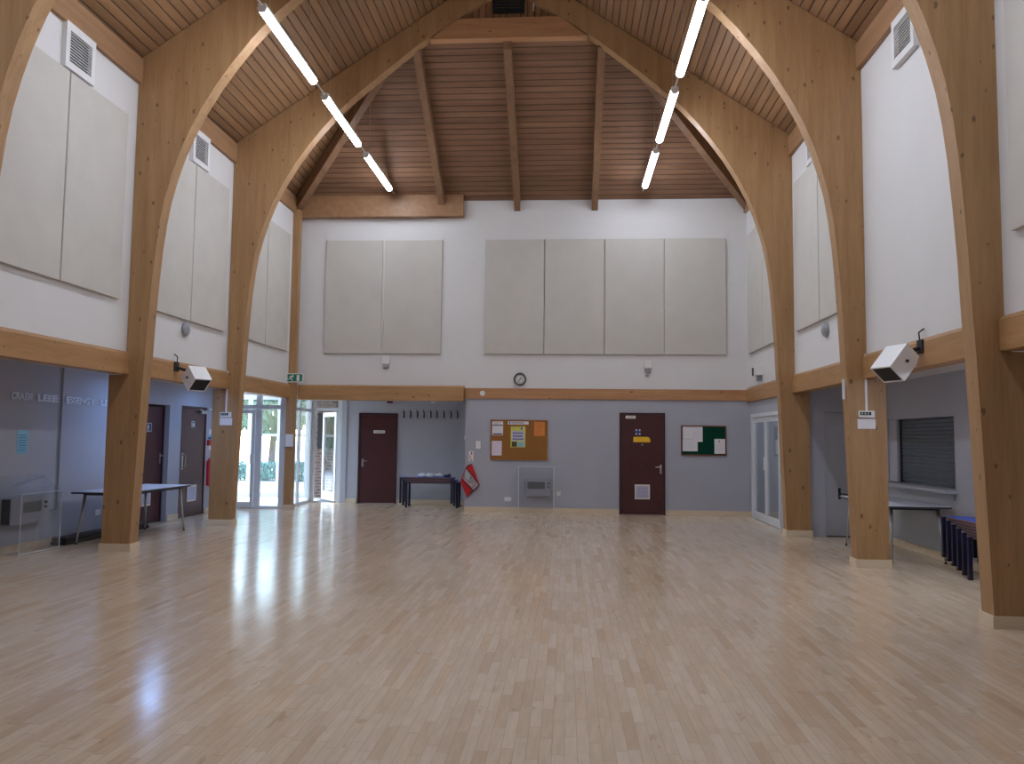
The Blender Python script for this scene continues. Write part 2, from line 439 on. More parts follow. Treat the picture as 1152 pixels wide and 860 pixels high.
# far wall
SX = -2.10
mb = MB(); wall(mb, 1, W, W+.15, SX, XR, 0, 2.34); mb.box(SX, SX+.13, W+.15, REC, 0, 2.43); struct(mb, 'wall_back', 'grey_paint')
mb = MB(); wall(mb, 1, W-.004, W+.15, SX-.07, XR, 2.34, 6.75); wall(mb, 1, W, W+.15, XL, SX-.07, 2.43, 6.7); struct(mb, 'wall_back_upper', 'white_paint')
mb = MB(); mb.box(SX-.02, XR-.05, W-.03, W-.004, 2.335, 2.555, bev=.004); struct(mb, 'trim_20', 'rail_x')
mb = MB(); mb.box(XL+.16, SX-.03, 16.36, W+.12, 2.277, 2.56, bev=.005); mb.prism([(16.36, 2.56), (16.40, 2.592), (16.55, 2.592), (16.55, 2.56)], 0, XL+.16, SX-.03); struct(mb, 'trim_21', 'glulam_x')
mb = MB(); mb.box(XL, SX-.1, 16.38, W, 6.17, 6.63); struct(mb, 'trim_22', 'plate_y')
mb = MB(); mb.box(SX, 1.08, W-.02, W, 0, .1); mb.box(2.015, XR-.02, W-.02, W, 0, .1); struct(mb, 'baseboard_back', 'skirting')
mb = MB(); mb.box(XL-.03, XL+.15, 16.24, 16.38, 0, 6.3, bev=.004); mb.box(XL-.04, XL+.16, 16.23, 16.39, 0, .1, 'skirting')
mb.mats = ['glulam_v', 'skirting']
for f in mb.bm.faces: f.material_index = 0
mb.box(XL-.045, XL+.165, 16.225, 16.395, 0, .1, 'skirting')
struct(mb, 'trim_23')

# recess
mb = MB(); wall(mb, 1, REC, REC+.15, -5.05, SX+.13, 0, 2.6, [(-4.77, -3.87, 0, 2.06)]); mb.box(-5.17, -5.05, REC-.02, REC+.15, 0, 2.6); mb.box(-4.9, -3.7, REC+.15, REC+.25, 0, 2.2); struct(mb, 'wall_recess', 'grey_paint')  # last box, behind the door, is added to keep daylight from leaking in
mb = MB(); mb.box(-5.9, SX, W+.15, REC, 2.43, 2.6); struct(mb, 'ceiling_recess', 'soffit')
mb = MB(); mb.box(-5.05, -4.80, REC-.02, REC, 0, .1); mb.box(-3.84, SX, REC-.02, REC, 0, .1); mb.box(SX-.02, SX, W+.15, REC-.02, 0, .1); struct(mb, 'baseboard_recess', 'skirting')

# behind the camera
mb = MB(); mb.prism([(AL-.15, 0), (AR+.15, 0), (AR+.15, 2.6), (XR+.2, 2.6), (XR+.2, EAVE), (XC, RIDGE+.1), (XL-.2, EAVE), (XL-.2, 2.6), (AL-.15, 2.6)], 1, YN-.15, YN)
struct(mb, 'wall_front', 'white_paint')

# ------------------------------------------------------------------ roof
GY = 13.32
gz = back_z(GY); gdx = (gz-EAVE)/PITCH           # where the hips end
yb = W+.12
for side in (-1, 1):
    xe = XC+side*4.737; ze = EAVE
    y0 = BY-(ze-BZ)/BP
    def at(x, y, dz=0): return (x, y, roof_z(x)+dz)
    xh = xe-side*gdx
    xo = xe+side*.25
    under = [at(xo, YN-.1), at(xo, y0+.3), at(xe, y0), at(xh, GY), at(XC, GY), at(XC, YN-.1)]
    m2 = MB()
    va = [m2.bm.verts.new(p) for p in under]; vb = [m2.bm.verts.new((p[0], p[1], p[2]+.12)) for p in under]
    m2.bm.faces.new(va); m2.bm.faces.new(vb[::-1])
    for i in range(6): m2.bm.faces.new((va[i], va[(i+1) % 6], vb[(i+1) % 6], vb[i]))
    struct(m2, 'ceiling' if side < 0 else 'ceiling_slope', 'boards_y')
m2 = MB()
xl0, xr0 = XC-4.737, XC+4.737
pts = [(xl0-.1, yb, back_z(yb)), (xr0+.1, yb, back_z(yb)), (xr0, BY-(EAVE-BZ)/BP, EAVE), (xr0-gdx, GY, gz), (xl0+gdx, GY, gz), (xl0, BY-(EAVE-BZ)/BP, EAVE)]
va = [m2.bm.verts.new(p) for p in pts]; vb = [m2.bm.verts.new((p[0], p[1], p[2]+.12)) for p in pts]
m2.bm.faces.new(va); m2.bm.faces.new(vb[::-1])
for i in range(6): m2.bm.faces.new((va[i], va[(i+1) % 6], vb[(i+1) % 6], vb[i]))
back = struct(m2, 'ceiling_hip', 'boards_x')
m2 = MB(); m2.prism([(xl0+gdx-.1, gz), (xr0-gdx+.1, gz), (XC, RIDGE+.05)], 1, GY, GY+.1); struct(m2, 'wall_gablet', 'boards_z')
# rafters under the back slope and the two hips
RD_ = .235
for x in (-2.66, XC-.02, .56):
    m2 = MB(); h = .065
    y1 = W-.005
    if x < -2.2: y1 = 16.375
    m2.prism([(GY+.02, back_z(GY+.02)), (y1, back_z(y1)), (y1, back_z(y1)-RD_*(1 if x > -2.2 else 1)), (GY+.02, back_z(GY+.02)-RD_)], 0, x-h, x+h)
    m2.build('rafter', 'rafter', back)
for side in (-1, 1):
    m2 = MB()
    a = Vector((XC+side*(4.737-.06), BY-.02, EAVE)); b = Vector((XC+side*(4.737-gdx), GY+.02, gz-.02))
    d = (b-a); s_ = Vector((d.y, -d.x, 0)).normalized()*.07; dn = Vector((0, 0, -.28))
    if side > 0: a = a - d*.02
    q = [a+s_, a-s_, b-s_, b+s_]
    va = [m2.bm.verts.new(p) for p in q]; vb = [m2.bm.verts.new(p+dn) for p in q]
    m2.bm.faces.new(va); m2.bm.faces.new(vb[::-1])
    for i in range(4): m2.bm.faces.new((va[i], va[(i+1) % 4], vb[(i+1) % 4], vb[i]))
    m2.build('hip_rafter', 'rafter', back)

# ------------------------------------------------------------------ laminated arches
inner = [(4.585, 0), (4.555, .8), (4.53, 1.5), (4.50, 2.25), (4.48, 2.6), (4.46, 3.1), (4.43, 3.6), (4.40, 4.0), (4.36, 4.35), (4.31, 4.65),
         (4.235, 4.95), (4.14, 5.25), (4.02, 5.55), (3.86, 5.87), (3.65, 6.22), (3.43, 6.53), (3.20, 6.82), (2.95, 7.10), (2.62, 7.40), (2.24, 7.72),
         (1.90, 8.00), (1.60, 8.24), (1.33, 8.44)]
outer = [(0, RIDGE-.02), (4.735, EAVE-.01), (4.735, 2.295), (4.963, 2.295), (4.963, 0)]
names = ['glued laminated timber arch nearest the camera, cut off by both picture edges',
         'middle laminated timber arch, left leg by the grey table, right leg by the hatch',
         'farthest laminated timber arch, in front of the hipped end of the roof']
for i, y in enumerate(FR):
    r = thing('timber_arch', (XC, y+FT/2, 0), names[i], 'arch', 'laminated timber arches')
    for side in (-1, 1):
        m2 = MB()
        pts = inner + [(0, 9.30)] + outer
        m2.prism([(XC+side*d, z) for d, z in pts], 1, y, y+FT)
        m2.build('arch_half', 'glulam_v', r)
        m2 = MB(); m2.box(XC+side*4.56, XC+side*4.985, y-.022, y, 0, .1); m2.box(XC+side*4.56, XC+side*4.985, y+FT, y+FT+.022, 0, .1)
        m2.box(XC+side*4.56, XC+side*4.583, y, y+FT, 0, .1); m2.box(XC+side*4.964, XC+side*4.985, y, y+FT, 0, .1)
        m2.build('plinth', 'skirting', r)
    m2 = MB(); m2.prism([(XC-1.36, 8.38), (XC+1.36, 8.38), (XC+.88, 8.74), (XC-.88, 8.74)], 1, y+.02, y+FT-.02); m2.build('collar_beam', 'rail_x', r)

# louvre box in the gablet
r = thing('louvre_vent', (-1.04, GY, 8.86), 'black square vent high in the boarded gable above the collar beam', 'vent')
m2 = MB(); m2.box(-1.31, -1.27, GY-.05, GY, 8.86, 9.3); m2.box(-.81, -.77, GY-.05, GY, 8.86, 9.3); m2.box(-1.27, -.81, GY-.05, GY, 8.86, 8.9); m2.box(-1.27, -.81, GY-.05, GY, 9.26, 9.3); m2.build('frame', 'black', r)
m2 = MB()
for k in range(6): m2.box(-1.27, -.81, GY-.045, GY-.01, 8.915+k*.058, 8.945+k*.058)
m2.build('louvre', 'grille', r)
m2 = MB(); m2.cyl((-.615, GY-.02, 8.89), (-.615, GY-.02, 9.5), .012); tag(m2.build('cable_conduit', 'white'), 'thin pale conduit running down the gable boards beside the black vent', 'conduit')

# ------------------------------------------------------------------ acoustic panels
pan_group = 'beige fabric acoustic wall panels'
def panel(x0, x1, y0, y1, z0, z1, label):
    m2 = MB(); m2.box(x0, x1, y0, y1, z0, z1, bev=.008)
    return tag(m2.build('acoustic_panel', 'fabric'), label, 'acoustic panel', pan_group)
PZ = (3.27, 5.69)
for (a, b), l in zip([(-5.14, -3.92), (-3.87, -2.645)], ['left one of the far wall pair by the corner post', 'right of the far wall pair, above the small white sensor box']):
    panel(a, b, W-.05, W, *PZ, 'beige fabric acoustic panel, ' + l)
for (a, b), l in zip([(-1.72, -.49), (-.475, .76), (.775, 1.985), (2.0, 3.25)],
                     ['first from the left of the four', 'second from the left of the four', 'third of the four in a row', 'last on the right of the four']):
    panel(a, b, W-.055, W-.004, *PZ, 'beige fabric acoustic panel, ' + l)
for y0, l in ((7.36, 'bay nearest the camera'), (10.52, 'bay above the loudspeaker'), (13.55, 'bay beside the corner post')):
    panel(XL, XL+.05, y0, y0+1.215, 3.25, 5.69, 'beige acoustic panel on the left, nearer of two in the '+l)
    panel(XL, XL+.05, y0+1.24, y0+2.45, 3.25, 5.69, 'beige acoustic panel on the left, farther of two in the '+l)
for y0, l in ((10.52, 'right bay between the two nearer arches and the corner'), (13.86, 'bay by the far wall')):
    l = 'bay behind the middle arch' if y0 < 11 else l
    panel(XR-.05, XR, y0, y0+1.215, 3.27, 5.69, 'beige acoustic panel on the right, nearer of two in the '+l)
    panel(XR-.05, XR, y0+1.24, y0+2.45, 3.27, 5.69, 'beige acoustic panel on the right, farther of two in the '+l)
panel(XR-.05, XR, 5.5, 6.74, 3.27, 5.69, 'beige acoustic panel at the right picture edge, beyond the nearest arch')

# ------------------------------------------------------------------ louvred air vents high on the side walls
def air_vent(side, yc, label):
    wx = XL if side < 0 else XR
    r = thing('air_vent', (wx, yc, 5.71), label, 'vent', 'white louvred vents under the eaves')
    i = -side
    xa, xb = (wx, wx+i*.062)
    m2 = MB(); y0, y1, z0, z1 = yc-.28, yc+.28, 5.71, 6.25
    m2.box(xa, xb, y0, y0+.07, z0, z1); m2.box(xa, xb, y1-.07, y1, z0, z1); m2.box(xa, xb, y0+.07, y1-.07, z0, z0+.075); m2.box(xa, xb, y0+.07, y1-.07, z1-.095, z1)
    m2.build('frame', 'white', r)
    m2 = MB(); m2.box(xa, xa+i*.012, y0+.07, y1-.07, z0+.075, z1-.095); m2.build('backing', 'black', r)
    m2 = MB()
    for k in range(11):
        z = z0+.083+k*.034
        m2.box(xa+i*.045, xa+i*.055, y0+.07, y1-.07, z, z+.009)
    m2.build('louvre', 'white', r)
air_vent(-1, 8.745, 'white louvred vent at the top of the left wall, nearest the camera')
air_vent(-1, 11.88, 'white louvred vent at the top of the left wall, in the second bay')
air_vent(1, 8.71, 'white louvred vent at the top of the right wall, above the bare white bay')
air_vent(1, 11.95, 'white louvred vent at the top of the right wall, almost hidden by the middle arch')

# ------------------------------------------------------------------ fluorescent lights in two suspended rows
LZ = 6.64
def light(x, y, label):
    L = 1.98
    r = thing('fluorescent_light', (x, y+L/2, LZ), label, 'ceiling light', 'fluorescent lights in two hanging rows')
    m2 = MB(); nseg = 10
    prof = [(-.055, .0), (-.055, -.02), (-.035, -.052), (0, -.062), (.035, -.052), (.055, -.02), (.055, 0)]
    m2.prism([(x+a, LZ+b) for a, b in prof], 1, y+.02, y+L-.02); m2.build('diffuser', 'tube', r, smooth=False)
    m2 = MB(); m2.box(x-.05, x+.05, y, y+L, LZ+.002, LZ+.05, bev=.005); m2.build('housing', 'white', r)
    for yy in (y, y+L-.02):
        m2 = MB(); m2.prism([(x+a*1.05, LZ+b*1.05) for a, b in prof], 1, yy, yy+.018); m2.build('end_cap', 'white', r)
    for yy in (y+.25, y+L-.25):
        m2 = MB(); zt = min(roof_z(x), back_z(yy) if yy > GY else 99)+.03; m2.cyl((x, yy, LZ+.05), (x, yy, zt), .0025, seg=5); m2.build('suspension_wire', 'steel', r)
    m2 = MB(); m2.cyl((x, y+L, LZ+.025), (x, y+L+.507, LZ+.025), .012, seg=8); m2.build('link_conduit', 'white', r)
    return r
ords = {0: 'nearest the camera of three in view', 1: 'middle of three in view', 2: 'farthest of three, towards the hipped end'}
for x, row in ((-3.675, 'left'), (1.55, 'right')):
    for k in range(-3, 3):
        y = 9.0+2.487*k
        l = 'white hanging fluorescent light in the %s row, %s' % (row, ords[k]) if k >= 0 else ('white hanging fluorescent light of the %s row, %s out of view' % (row, {-1: 'first', -2: 'second', -3: 'third'}[k]))
        light(x, y, l)

# ------------------------------------------------------------------ doors
def vent_grille(m_parent, plane, u0, u1, z0, z1, t, sgn, inner='heater'):
    """door transfer grille; plane 'y': face at y=t looking -y; plane 'x': face at x=t looking +x"""
    m2 = MB(); w = .03
    def bx(a, b, c, d, e, f_, m):
        if plane == 'y': m2.box(a, b, t-f_, t-e, c, d, m)
        else: m2.box(t+e, t+f_, a, b, c, d, m)
    bx(u0, u0+w, z0, z1, 0, .014, 'sign_white'); bx(u1-w, u1, z0, z1, 0, .014, 'sign_white')
    bx(u0+w, u1-w, z0, z0+w, 0, .014, 'sign_white'); bx(u0+w, u1-w, z1-w, z1, 0, .014, 'sign_white')
    k = z0+w+.01
    while k < z1-w-.01:
        bx(u0+w, u1-w, k, k+.018, 0, .010, 'lilac'); k += .024
    bx(u0+w, u1-w, z0+w, z1-w, 0, .003, 'heater')
    return m2.build('vent_grille', None, m_parent)

def lever(parent, x, y, z, plane='y', dirn=1):
    m2 = MB()
    if plane == 'y':
        m2.box(x-.022, x+.022, y-.008, y, z-.09, z+.09, bev=.003)
        m2.cyl((x, y-.008, z+.045), (x, y-.05, z+.045), .009); m2.cyl((x, y-.05, z+.045), (x-dirn*.11, y-.05, z+.045), .009)
    else:
        m2.box(x, x+.008, y-.022, y+.022, z-.09, z+.09, bev=.003)
        m2.cyl((x+.008, y, z+.045), (x+.05, y, z+.045), .009); m2.cyl((x+.05, y, z+.045), (x+.05, y-dirn*.11, z+.045), .009)
    return m2.build('door_handle', 'steel', parent)

def door_y(name, label, x0, x1, z1, y):
    r = thing(name, ((x0+x1)/2, y, 0), label, 'door'); r['kind'] = 'structure'
    m2 = MB(); m2.box(x0, x0+.035, y-.015, y+.1, 0, z1); m2.box(x1-.035, x1, y-.015, y+.1, 0, z1); m2.box(x0+.035, x1-.035, y-.015, y+.1, z1-.035, z1); m2.build('door_frame', 'maroon_dark', r)
    m2 = MB(); m2.box(x0+.038, x1-.038, y, y+.045, .008, z1-.038); m2.build('door_leaf', 'maroon', r)
    return r
# far wall door with the yellow sign (stands proud of the wall face)
r = door_y('door_1', 'maroon door with yellow sign and vent grille on the far wall', 1.085, 2.01, 2.07, W-.018)
yy = W-.018
m2 = MB(); m2.box(1.21, 1.41, yy-.012, yy, 1.95, 2.01, 'sign_white'); m2.box(1.25, 1.37, yy-.013, yy-.012, 1.975, 1.99, 'heater'); tag(m2.build('name_plate', None, r), 'white name plate')
m2 = MB(); m2.box(1.405, 1.515, yy-.006, yy, 1.615, 1.735, 'sign_blue')
for sx in (1.412, 1.481):
    for sz in (1.622, 1.698): m2.box(sx, sx+.028, yy-.008, yy-.006, sz, sz+.03, 'sign_white')
tag(m2.build('fire_door_sign', None, r), 'small blue and white fire door sign')
pts = [(1.366, 1.468), (1.71, 1.468), (1.71, 1.52), (1.695, 1.555), (1.66, 1.578), (1.39, 1.578), (1.366, 1.56)]
m2 = MB(); m2.prism(pts, 1, yy-.006, yy, 'sign_yellow'); tag(m2.build('warning_sign', None, r), 'yellow warning sign')
m2 = MB(); m2.box(1.535, 1.555, yy-.01, yy, 1.40, 1.435, 'steel'); m2.build('lock_cylinder', None, r)
vent_grille(r, 'y', 1.396, 1.70, .31, .608, yy, -1); lever(r, 1.92, yy, .92, 'y', 1)
# recess door
r = door_y('door_2', 'plain maroon door with white name plate in the recess left of the coat hooks', -4.77, -3.87, 2.06, REC-.01)
yy = REC-.01
m2 = MB(); m2.box(-4.42, -4.16, yy-.01, yy, 1.60, 1.665, 'sign_white')
for k in range(6): m2.box(-4.39+k*.035, -4.37+k*.035, yy-.011, yy-.01, 1.62, 1.645, 'ink')
tag(m2.build('name_plate', None, r), 'white name plate'); lever(r, -4.66, yy, .92, 'y', -1)
# left aisle toilet doors
def door_x(name, label, y0, y1, z1, xf):
    r = thing(name, (xf, (y0+y1)/2, 0), label, 'door'); r['kind'] = 'structure'
    m2 = MB(); m2.box(xf-.1, xf+.012, y0, y0+.04, 0, z1); m2.box(xf-.1, xf+.012, y1-.04, y1, 0, z1); m2.box(xf-.1, xf+.012, y0+.04, y1-.04, z1-.04, z1); m2.build('door_frame', 'maroon_dark', r)
    m2 = MB(); m2.box(xf-.045, xf, y0+.043, y1-.043, .008, z1-.043); m2.build('door_leaf', 'maroon', r)
    return r
r = door_x('door_3', 'maroon toilet door set back in the left wall, half hidden by the arch leg', 12.73, 13.69, 2.03, AL-.1)
xf = AL-.1
m2 = MB(); m2.box(xf, xf+.006, 13.03, 13.26, 1.56, 1.71, 'sign_white'); m2.box(xf+.006, xf+.008, 13.045, 13.245, 1.57, 1.70, 'sign_blue')
m2.ball((xf+.009, 13.145, 1.685), .011, 'sign_white', (.2, 1, 1), 1); m2.box(xf+.008, xf+.01, 13.12, 13.17, 1.63, 1.67, 'sign_white'); m2.box(xf+.008, xf+.01, 13.126, 13.143, 1.58, 1.63, 'sign_white'); m2.box(xf+.008, xf+.01, 13.147, 13.164, 1.58, 1.63, 'sign_white')
tag(m2.build('toilet_sign', None, r), 'blue sign with a white standing figure')
vent_grille(r, 'x', 13.02, 13.31, .305, .555, xf, 1); lever(r, xf, 13.59, 1.1, 'x', 1)
r = door_x('door_4', 'maroon door with small blue sign, right of the two on the left wall', 14.12, 15.15, 2.05, AL-.012)
xf = AL-.012
m2 = MB(); m2.box(xf, xf+.006, 14.54, 14.67, 1.66, 1.77, 'sign_white'); m2.box(xf+.006, xf+.008, 14.55, 14.66, 1.668, 1.762, 'sign_blue')
m2.ball((xf+.009, 14.585, 1.74), .01, 'sign_white', (.2, 1, 1), 1); m2.ball((xf+.009, 14.63, 1.74), .01, 'sign_white', (.2, 1, 1), 1); m2.box(xf+.008, xf+.01, 14.57, 14.60, 1.68, 1.73, 'sign_white'); m2.box(xf+.008, xf+.01, 14.615, 14.645, 1.68, 1.73, 'sign_white')
tag(m2.build('toilet_sign', None, r), 'small blue sign with two white figures')
m2 = MB(); m2.box(xf, xf+.06, 14.83, 15.06, 1.92, 1.985, bev=.006); m2.cyl((xf+.05, 14.86, 1.985), (xf+.09, 14.7, 2.0), .008); m2.build('door_closer', 'steel', r)
m2 = MB(); m2.box(xf, xf+.008, 14.20, 14.26, .88, 1.18); m2.tube([(xf+.008, 14.23, .92), (xf+.06, 14.23, .94), (xf+.06, 14.23, 1.13), (xf+.008, 14.23, 1.15)], .012); m2.build('pull_handle', 'steel', r)
vent_grille(r, 'x', 14.46, 14.82, .275, .575, xf, 1)
# grey door in the right aisle end wall
r = thing('door_5', ((GD[0]+GD[1])/2, 13.27, 0), 'grey door with lever handle facing the camera behind the right arch legs', 'door'); r['kind'] = 'structure'
m2 = MB(); m2.box(GD[0]+.005, GD[1]-.005, 13.285, 13.33, .015, GD[3]-.005); m2.build('door_leaf', 'grey_door', r)
m2 = MB(); m2.box(4.37, 4.41, 13.277, 13.285, .6, .78, bev=.002); m2.cyl((4.39, 13.277, .69), (4.39, 13.235, .69), .01); m2.cyl((4.39, 13.235, .69), (4.53, 13.235, .675), .01); m2.build('door_handle', 'black', r)
m2 = MB(); m2.box(GD[0], GD[1], 13.275, 13.34, 0, .015); m2.build('threshold', 'black', r)

# white framed glass door on the right wall
r = thing('door_6', (XR, 15.2, 0), 'white framed glass double door on the right wall beside the far corner', 'door'); r['kind'] = 'structure'
m2 = MB(); x0, x1 = XR-.02, XR+.08
for a, b in ((14.15, 14.21), (16.17, 16.25)): m2.box(x0, x1, a, b, 0, 2.05)
m2.box(x0, x1, 14.21, 16.17, 1.98, 2.05); m2.build('door_frame', 'alu', r)
for a, b in ((14.215, 15.185), (15.19, 16.165)):
    m2 = MB(); x0, x1 = XR+.005, XR+.05
    m2.box(x0, x1, a, a+.085, .01, 1.975); m2.box(x0, x1, b-.085, b, .01, 1.975); m2.box(x0, x1, a+.085, b-.085, 1.88, 1.975); m2.box(x0, x1, a+.085, b-.085, .01, .14)
    lf = m2.build('door_leaf', 'alu', r)
    m2 = MB(); m2.box(XR+.025, XR+.031, a+.085, b-.085, .14, 1.88); m2.build('pane', 'glass', lf)
m2 = MB(); m2.box(XR-.02, XR+.005, 15.20, 15.27, .98, 1.22, bev=.006); m2.build('door_handle', 'white', r)
# notice on corridor wall (seen through the glass)
m2 = MB(); m2.box(5.88, 5.9, 15.0, 16.0, .9, 1.7); tag(m2.build('corridor_noticeboard', 'felt'), 'dim green board on the corridor wall seen through the right glass door', 'noticeboard')

# ------------------------------------------------------------------ glazed entrance screens
def screen_y(name, y, x0, x1, z1, stiles, rails, label, d=.06, pw=.05):
    r = thing(name, ((x0+x1)/2, y, 0), label, 'window'); r['kind'] = 'structure'
    m2 = MB()
    for a, b in stiles: m2.box(a, b, y, y+d, 0, z1)
    ss = sorted(stiles)
    gaps = [(ss[i][1], ss[i+1][0]) for i in range(len(ss)-1)]
    for a, b in gaps:
        for c, e in rails: m2.box(a, b, y, y+d, c, e)
    m2.build('window_frame', 'alu', r)
    rr = sorted(rails)
    for a, b in gaps:
        for i in range(len(rr)-1):
            m2 = MB(); m2.box(a, b, y+d/2-.003, y+d/2+.003, rr[i][1], rr[i+1][0]); m2.build('pane', 'glass', r)
    return r
r = screen_y('window_1', 16.42, AL, -5.86, 2.43, [(AL, -6.93), (-6.52, -6.40), (-6.0, -5.84)], [(0, .05), (2.07, 2.16), (2.37, 2.43)], 'white framed glazed entrance screen left of the corner post')
m2 = MB()   # door leaf in the left half
for a, b in ((-6.92, -6.87), (-6.60, -6.53)): m2.box(a, b, 16.40, 16.45, .02, 2.06)
m2.box(-6.87, -6.60, 16.40, 16.45, .02, .13); m2.box(-6.87, -6.60, 16.40, 16.45, 1.98, 2.06)
lf = m2.build('door_leaf', 'alu', r)
m2 = MB(); m2.box(-6.60, -6.54, 16.355, 16.40, .93, 1.13, bev=.01); m2.build('door_handle', 'white', lf)
# side screen closing the lobby from the porch
r = thing('window_2', (-5.88, 17.35, 0), 'white framed side glazing between the lobby and the porch, behind the corner post', 'window'); r['kind'] = 'structure'
m2 = MB()
for a, b in ((16.48, 16.56), (17.3, 17.36), (18.05, 18.15)): m2.box(-5.93, -5.87, a, b, 0, 2.43)
for a, b in ((16.56, 17.3), (17.36, 18.05)):
    for c, e in ((0, .06), (2.07, 2.14), (2.37, 2.43)): m2.box(-5.93, -5.87, a, b, c, e)
m2.build('window_frame', 'alu', r)
for a, b in ((16.56, 17.3), (17.36, 18.05)):
    for c, e in ((.06, 2.07), (2.14, 2.37)):
        m2 = MB(); m2.box(-5.903, -5.897, a, b, c, e); m2.build('pane', 'glass', r)
# second screen with the open door
r = thing('door_7', (-5.45, REC, 0), 'white framed glass door standing open to the brick porch', 'door'); r['kind'] = 'structure'
m2 = MB()
m2.box(-5.87, -5.80, REC, REC+.06, 0, 2.43); m2.box(-5.27, -5.18, REC, REC+.06, 0, 2.43); m2.box(-5.80, -5.27, REC, REC+.06, 2.10, 2.17); m2.box(-5.80, -5.27, REC, REC+.06, 2.37, 2.43)
m2.build('door_frame', 'alu', r)
m2 = MB(); m2.box(-5.80, -5.27, REC+.027, REC+.033, 2.17, 2.37); m2.build('pane', 'glass', r)
hx, hy = -5.30, REC+.05
a_ = math.atan2(18.98-hy, -5.84-hx); L = .98; dirv = Vector((math.cos(a_), math.sin(a_), 0)); nrm = Vector((-dirv.y, dirv.x, 0))
def leaf_box(m2, u0, u1, z0, z1, t0=-.025, t1=.025):
    ps = []
    for u, t in ((u0, t0), (u1, t0), (u1, t1), (u0, t1)):
        p = Vector((hx, hy, 0))+dirv*u+nrm*t; ps.append((p.x, p.y))
    m2.prism(ps, 2, z0, z1)
m2 = MB(); leaf_box(m2, 0, .10, .02, 2.08); leaf_box(m2, L-.10, L, .02, 2.08); leaf_box(m2, .10, L-.10, .02, .22); leaf_box(m2, .10, L-.10, 1.98, 2.08)
lf = m2.build('door_leaf', 'alu', r)
m2 = MB(); leaf_box(m2, .10, L-.10, .22, 1.98, -.004, .004); m2.build('pane', 'glass', lf)
m2 = MB(); leaf_box(m2, L-.08, L-.04, .95, 1.25, -.07, -.045); leaf_box(m2, L-.08, L-.04, .95, .99, -.045, -.025); leaf_box(m2, L-.08, L-.04, 1.21, 1.25, -.045, -.025); m2.build('pull_handle', 'white', lf)
# porch
mb = MB(); mb.box(-6.40, -4.6, 19.6, 19.75, 0, 2.6); struct(mb, 'wall_porch', 'brick')
mb = MB(); mb.box(-4.75, -4.6, REC+.15, 19.6, 0, 2.6); struct(mb, 'wall_porch_side', 'brick')
mb = MB(); mb.box(-9.0, -5.9, W+.15, 19.75, 2.5, 2.62); mb.box(-5.9, -4.6, REC+.15, 19.75, 2.5, 2.62); struct(mb, 'ceiling_porch', 'soffit')
screen_y('window_3', 19.62, -9.0, -6.40, 2.5, [(-9.0, -8.9), (-8.0, -7.9), (-7.24, -7.14), (-6.52, -6.40)], [(0, .12), (1.5, 1.56), (2.42, 2.5)], 'white framed outer porch window seen through the entrance glazing')
m2 = MB(); m2.box(-6.33, -6.25, 19.58, 19.6, 1.38, 1.5, bev=.004); tag(m2.build('porch_switch', 'white'), 'small white switch plate on the porch brick wall', 'switch')
m2 = MB(); m2.box(-6.2, -5.2, 19.57, 19.6, 1.2, 2.1, bev=.004); tag(m2.build('porch_noticeboard', 'grille'), 'dark board on the porch brick wall behind the open glass door', 'noticeboard')
m2 = MB(); m2.box(-5.86, -5.32, REC+.07, 19.5, -.004, .006); tag(m2.build('doormat', 'doormat'), 'blue-grey doormat on the porch floor under the open glass door', 'mat')

# outdoors
def foliage(name, c, r, n, mat, parent=None, size=.14):
    m2 = MB()
    for _ in range(n):
        d = Vector((random.gauss(0, 1), random.gauss(0, 1), random.gauss(0, 1))).normalized()*random.uniform(.55, 1.)
        p = Vector((c[0]+d.x*r[0], c[1]+d.y*r[1], c[2]+d.z*r[2]))
        s = size*random.uniform(.6, 1.3)
        e = Euler((random.uniform(0, 6), random.uniform(0, 6), random.uniform(0, 6))).to_matrix()
        m2.poly([p+e @ Vector(v)*s for v in ((-1, 0, 0), (0, -.55, .1), (1, 0, 0), (0, .55, .1))])
    return m2.build(name, mat, parent)
trees = [((-16.5, 44), 3.6, 2.8, 'leafy tree outside, seen through the entrance glazing beside the post'), ((-23.5, 49), 4.2, 3.0, 'leafy tree outside, seen through the leftmost entrance pane'),
         ((-31.0, 37.6), 4.2, 3.6, 'leafy tree farther left outside, mirrored in the open glass door'), ((-40, 45), 5.4, 4.0, 'large leafy tree far left outside, beyond the porch'), ((-10.5, 52), 3.2, 2.8, 'leafy tree outside behind the brick porch'), ((-24.5, 32.2), 3.2, 3.0, 'low bushy tree outside, nearest of those left of the porch'), ((-19.5, 29.3), 2.2, 1.9, 'small bushy tree outside close to the porch, left of the entrance view')]
for (x, y), h, rr, l in trees:
    t = thing('tree', (x, y, -.03), l, 'tree', 'trees beyond the porch')
    m2 = MB(); m2.cyl((x, y, -.03), (x+.1, y, h*.7), .2, .12); m2.cyl((x+.1, y, h*.6), (x+1.0, y, h), .09, .04); m2.cyl((x+.1, y, h*.6), (x-.9, y+.2, h), .09, .04); m2.build('trunk', 'bark', t)
    foliage('foliage', (x, y, h), (rr, rr, rr*.8), 2600, 'leaf', t, .24)
t = thing('hedge', (-9.3, 27, -.03), 'low blue-green hedge outside beyond the porch window', 'hedge')
foliage('foliage', (-9.3, 27, .28), (4.2, .5, .34), 5200, 'leaf_dark', t, .07)

